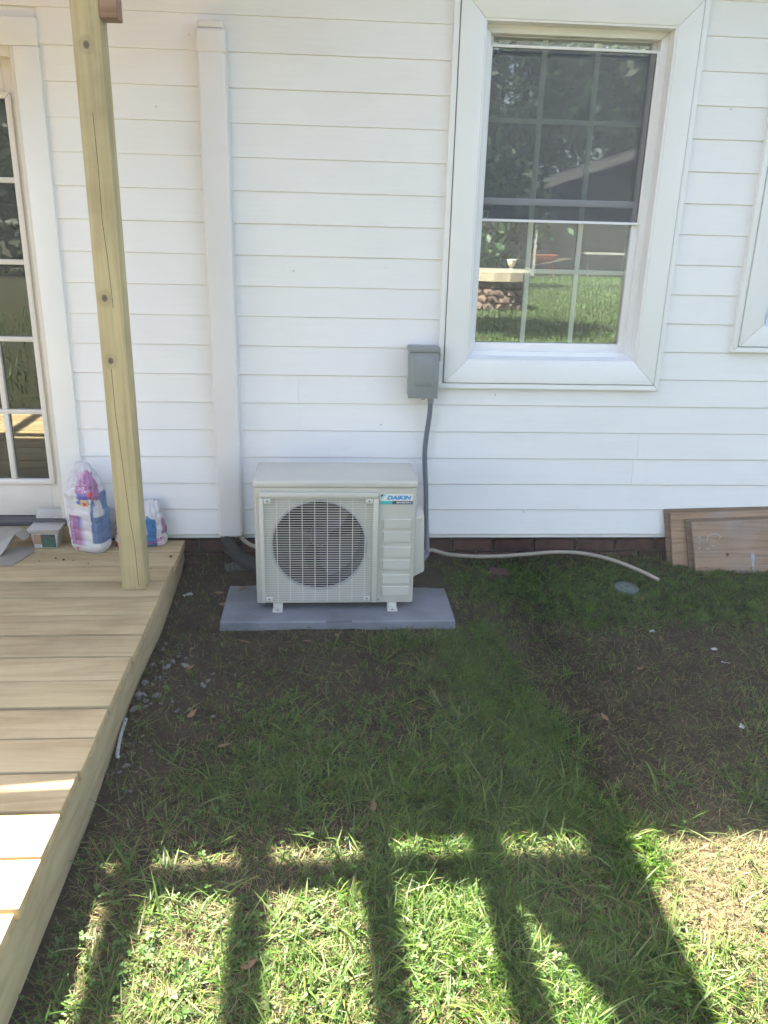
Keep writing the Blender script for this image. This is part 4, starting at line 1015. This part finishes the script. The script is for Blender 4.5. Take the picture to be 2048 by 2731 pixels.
ur = mk('urn', MB().lathe([(.06, 0), (.06, .02), (.025, .04), (.025, .07), (.06, .095), (.085, .14), (.095, .20), (.105, .23), (.10, .235), (.08, .22), (.001, .20)], (4.16, -15.1, .57), 24), MT['urn'], smooth=True)
tag(ur, 'small cream urn standing on the well lid in the reflection', 'urn')
barn = thing('barn', (11, -31, -.3), 'dark open barn with a white rake board reflected in the window', 'barn')
mk('wall', MB().box(5.0, 22, -34.0, -33.8, -.3, 3.6).box(21.8, 22, -33.8, -29, -.3, 3.6).box(4.9, 5.1, -33.8, -31, -.3, 2.6), MT['barn'], barn)
rb = MB(); rb.prism([(6.6, -34.5, 2.72), (14.5, -34.5, 5.3), (22.4, -34.5, 2.72), (22.4, -34.5, 2.60), (14.5, -34.5, 5.15), (6.6, -34.5, 2.60)], [(6.6, -28.8, 2.72), (14.5, -28.8, 5.3), (22.4, -28.8, 2.72), (22.4, -28.8, 2.60), (14.5, -28.8, 5.15), (6.6, -28.8, 2.60)])
mk('roof', rb, MT['barn'], barn)
fa = MB(); fa.prism([(6.6, -28.78, 2.50), (8.2, -28.78, 2.95), (14.5, -28.78, 5.10), (14.5, -28.78, 5.28), (6.6, -28.78, 2.78)], [(6.6, -28.74, 2.50), (8.2, -28.74, 2.95), (14.5, -28.74, 5.10), (14.5, -28.74, 5.28), (6.6, -28.74, 2.78)])
mk('rake_board', fa, MT['fascia'], barn); bx('gable_wall', (7.0, 22, -29.0, -28.9, 2.6, 2.62), MT['barn'], barn)
mk('gable', MB().prism([(7.6, -29.2, 2.75), (14.5, -29.2, 5.05), (21.4, -29.2, 2.75)], [(7.6, -29.15, 2.75), (14.5, -29.15, 5.05), (21.4, -29.15, 2.75)]), MT['barn'], barn)
bx('eave_board', (6.9, 8.5, -28.95, -28.85, 2.05, 2.30), MT['fascia'], barn); bx('porch_pole', (8.03, 8.12, -28.9, -28.80, -.3, 2.5), MT['fascia'], barn); bx('porch_pole', (14.4, 14.6, -29, -28.8, -.3, 2.9), MT['barn'], barn)
adopt(barn)
wbar = thing('wheelbarrow', (8.6, -29.4, -.3), 'rusty red wheelbarrow in the shade of the reflected barn', 'wheelbarrow')
mk('tray', frustum(MB(), 8.25, 8.85, -29.65, -29.2, .25, 8.05, 9.10, -29.8, -29.05, .58), MT['red'], wbar, .02)
mk('handle', MB().tube([(8.3, -29.2, .2), (9.6, -29.1, .45)], .02, 6), MT['bark'], wbar); mk('handle', MB().tube([(8.3, -29.65, .2), (9.6, -29.75, .45)], .02, 6), MT['bark'], wbar)
mk('wheel', MB().tube([(8.05, -29.47, -.1), (8.05, -29.37, -.1)], .2, 16), MT['seam'], wbar)
for yy in (-29.2, -29.65): mk('leg', MB().tube([(8.9, yy, .25), (9.0, yy, -.3)], .018, 6), MT['red'], wbar)
adopt(wbar)
bn = thing('garden_table', (11.4, -29.6, -.3), 'pale-topped garden table in the dark barn reflection', 'table')
bx('table_top', (10.3, 12.4, -30.0, -29.3, .62, .70), MT['fascia'], bn)
for xx in (10.5, 12.2): bx('leg', (xx - .05, xx + .05, -29.7, -29.6, -.3, .62), MT['barn'], bn)
adopt(bn)
def tree(x, y, trunk_h, trunk_r, crown_c, crown_r, nleaf, ls, label, colr, seed):
    rg = np.random.default_rng(seed); t = thing('tree', (x, y, -.3), label, 'tree')
    top = Vector((crown_c[0] - x, crown_c[1] - y, crown_c[2] + .3))
    tr = MB().tube(smooth_path([(0, 0, -.1), (top.x * .2, top.y * .2, top.z * .35), (top.x * .6, top.y * .6, top.z * .7), tuple(top)], 5), [trunk_r * (1.25 - 1.1 * i / 15) for i in range(16)], 9)
    for k in range(7):
        a = k * 2.4; e = Vector((top.x + crown_r[0] * .7 * math.cos(a), top.y + crown_r[1] * .7 * math.sin(a), top.z + crown_r[2] * .5 * math.sin(k * 1.7)))
        b = Vector((top.x * .7, top.y * .7, top.z * (.55 + .05 * k)))
        tr.tube([b, (b + e) / 2 + Vector((0, 0, .2)), e], [trunk_r * .4, trunk_r * .25, trunk_r * .06], 6)
    mk('trunk', tr, MT['bark'], t, smooth=True)
    nc = 60; cc = rg.normal(0, 1, (nc, 3)); cc /= np.linalg.norm(cc, axis=1)[:, None]; cc *= rg.uniform(.35, 1, (nc, 1)) ** .6
    cc = cc * np.array(crown_r) + np.array([top.x, top.y, top.z]); w_ = rg.integers(0, nc, nleaf)
    c = cc[w_] + rg.normal(0, 1, (nleaf, 3)) * np.array(crown_r) * .17
    d1 = rg.normal(0, 1, (nleaf, 3)); d1 /= np.linalg.norm(d1, axis=1)[:, None]; d2 = np.cross(d1, rg.normal(0, 1, (nleaf, 3))); d2 /= np.linalg.norm(d2, axis=1)[:, None]
    s = rg.uniform(.6, 1.3, nleaf)[:, None] * ls
    V = np.stack([c - d1 * s, c + d2 * s * .45, c + d1 * s, c - d2 * s * .45], 1).reshape(-1, 3)
    Q = np.arange(nleaf)[:, None] * 4 + np.arange(4)
    col = np.array(colr) * rg.uniform(.6, 1.4, (nleaf, 1)); lk = link('crown', np_mesh('crown', V, [Q], MT['leaf'], np.repeat(col, 4, 0), False), t); lk['kind'] = 'stuff'
    del t['_t']; return t
tree(1.15, -9.4, 3.5, .18, (1.2, -9.3, 5.2), (1.7, 1.5, 1.2), 7000, .11, 'leafy tree shading the near lawn behind the photographer', (.05, .10, .025), 1)
tree(2.5, -36, 4, .35, (3, -36, 6.5), (4.5, 3, 4.5), 7000, .3, 'dark tree left of the barn in the reflection', (.022, .042, .014), 2)
tree(9, -39, 5, .4, (9, -39, 8), (5, 3, 5), 7000, .32, 'tall dark tree behind the barn roof in the reflection', (.022, .045, .015), 3)
tree(17, -40, 5, .4, (17, -40, 9), (5, 3, 5.5), 7000, .32, 'broad dark tree right of the barn in the reflection', (.025, .045, .015), 4)
tree(-5, -33, 4, .35, (-5, -33, 6), (5, 3, 4.5), 7000, .3, 'dense tree at the left end of the yard', (.025, .05, .015), 5)
tree(4.2, -22.5, 2.2, .12, (4.4, -22.5, 1.6), (2.3, 1.2, 1.9), 9000, .16, 'small dark shrubby tree behind the stone well in the reflection', (.025, .05, .02), 6)
tree(-13, -30, 4, .35, (-13, -30, 6), (5, 3, 4.5), 5000, .32, 'tree far left along the yard boundary', (.03, .055, .018), 7)
tree(-7.5, -24, 3, .3, (-7.5, -24, 4.2), (4.5, 2.2, 4.2), 14000, .2, 'thick hedge-like tree reflected in the door panes', (.022, .042, .016), 9)
tree(26, -34, 4, .35, (26, -34, 6.5), (5, 3, 5), 5000, .32, 'tree far right along the yard boundary', (.03, .055, .018), 8)

# ------------------------------------------------------------------ added volume imitating glare on the lens
hm = bpy.data.materials.new('lens_veil'); hm.use_nodes = True; hn = hm.node_tree; hn.nodes.clear()
ho = hn.nodes.new('ShaderNodeOutputMaterial'); hv = hn.nodes.new('ShaderNodeVolumePrincipled')
hv.inputs['Color'].default_value = (.93, .95, .97, 1); hv.inputs['Density'].default_value = VEIL; hv.inputs['Anisotropy'].default_value = 0.0
hn.links.new(hv.outputs[0], ho.inputs['Volume'])
hz = link('veil', MB().box(-265, 265, -305, 8, -1.6, 16.0).mesh('veil', hm)); tag(hz, 'added thin milky haze in the air', 'veil', kind='stuff')

for o in SC.objects:
    if '_t' in o: del o['_t']
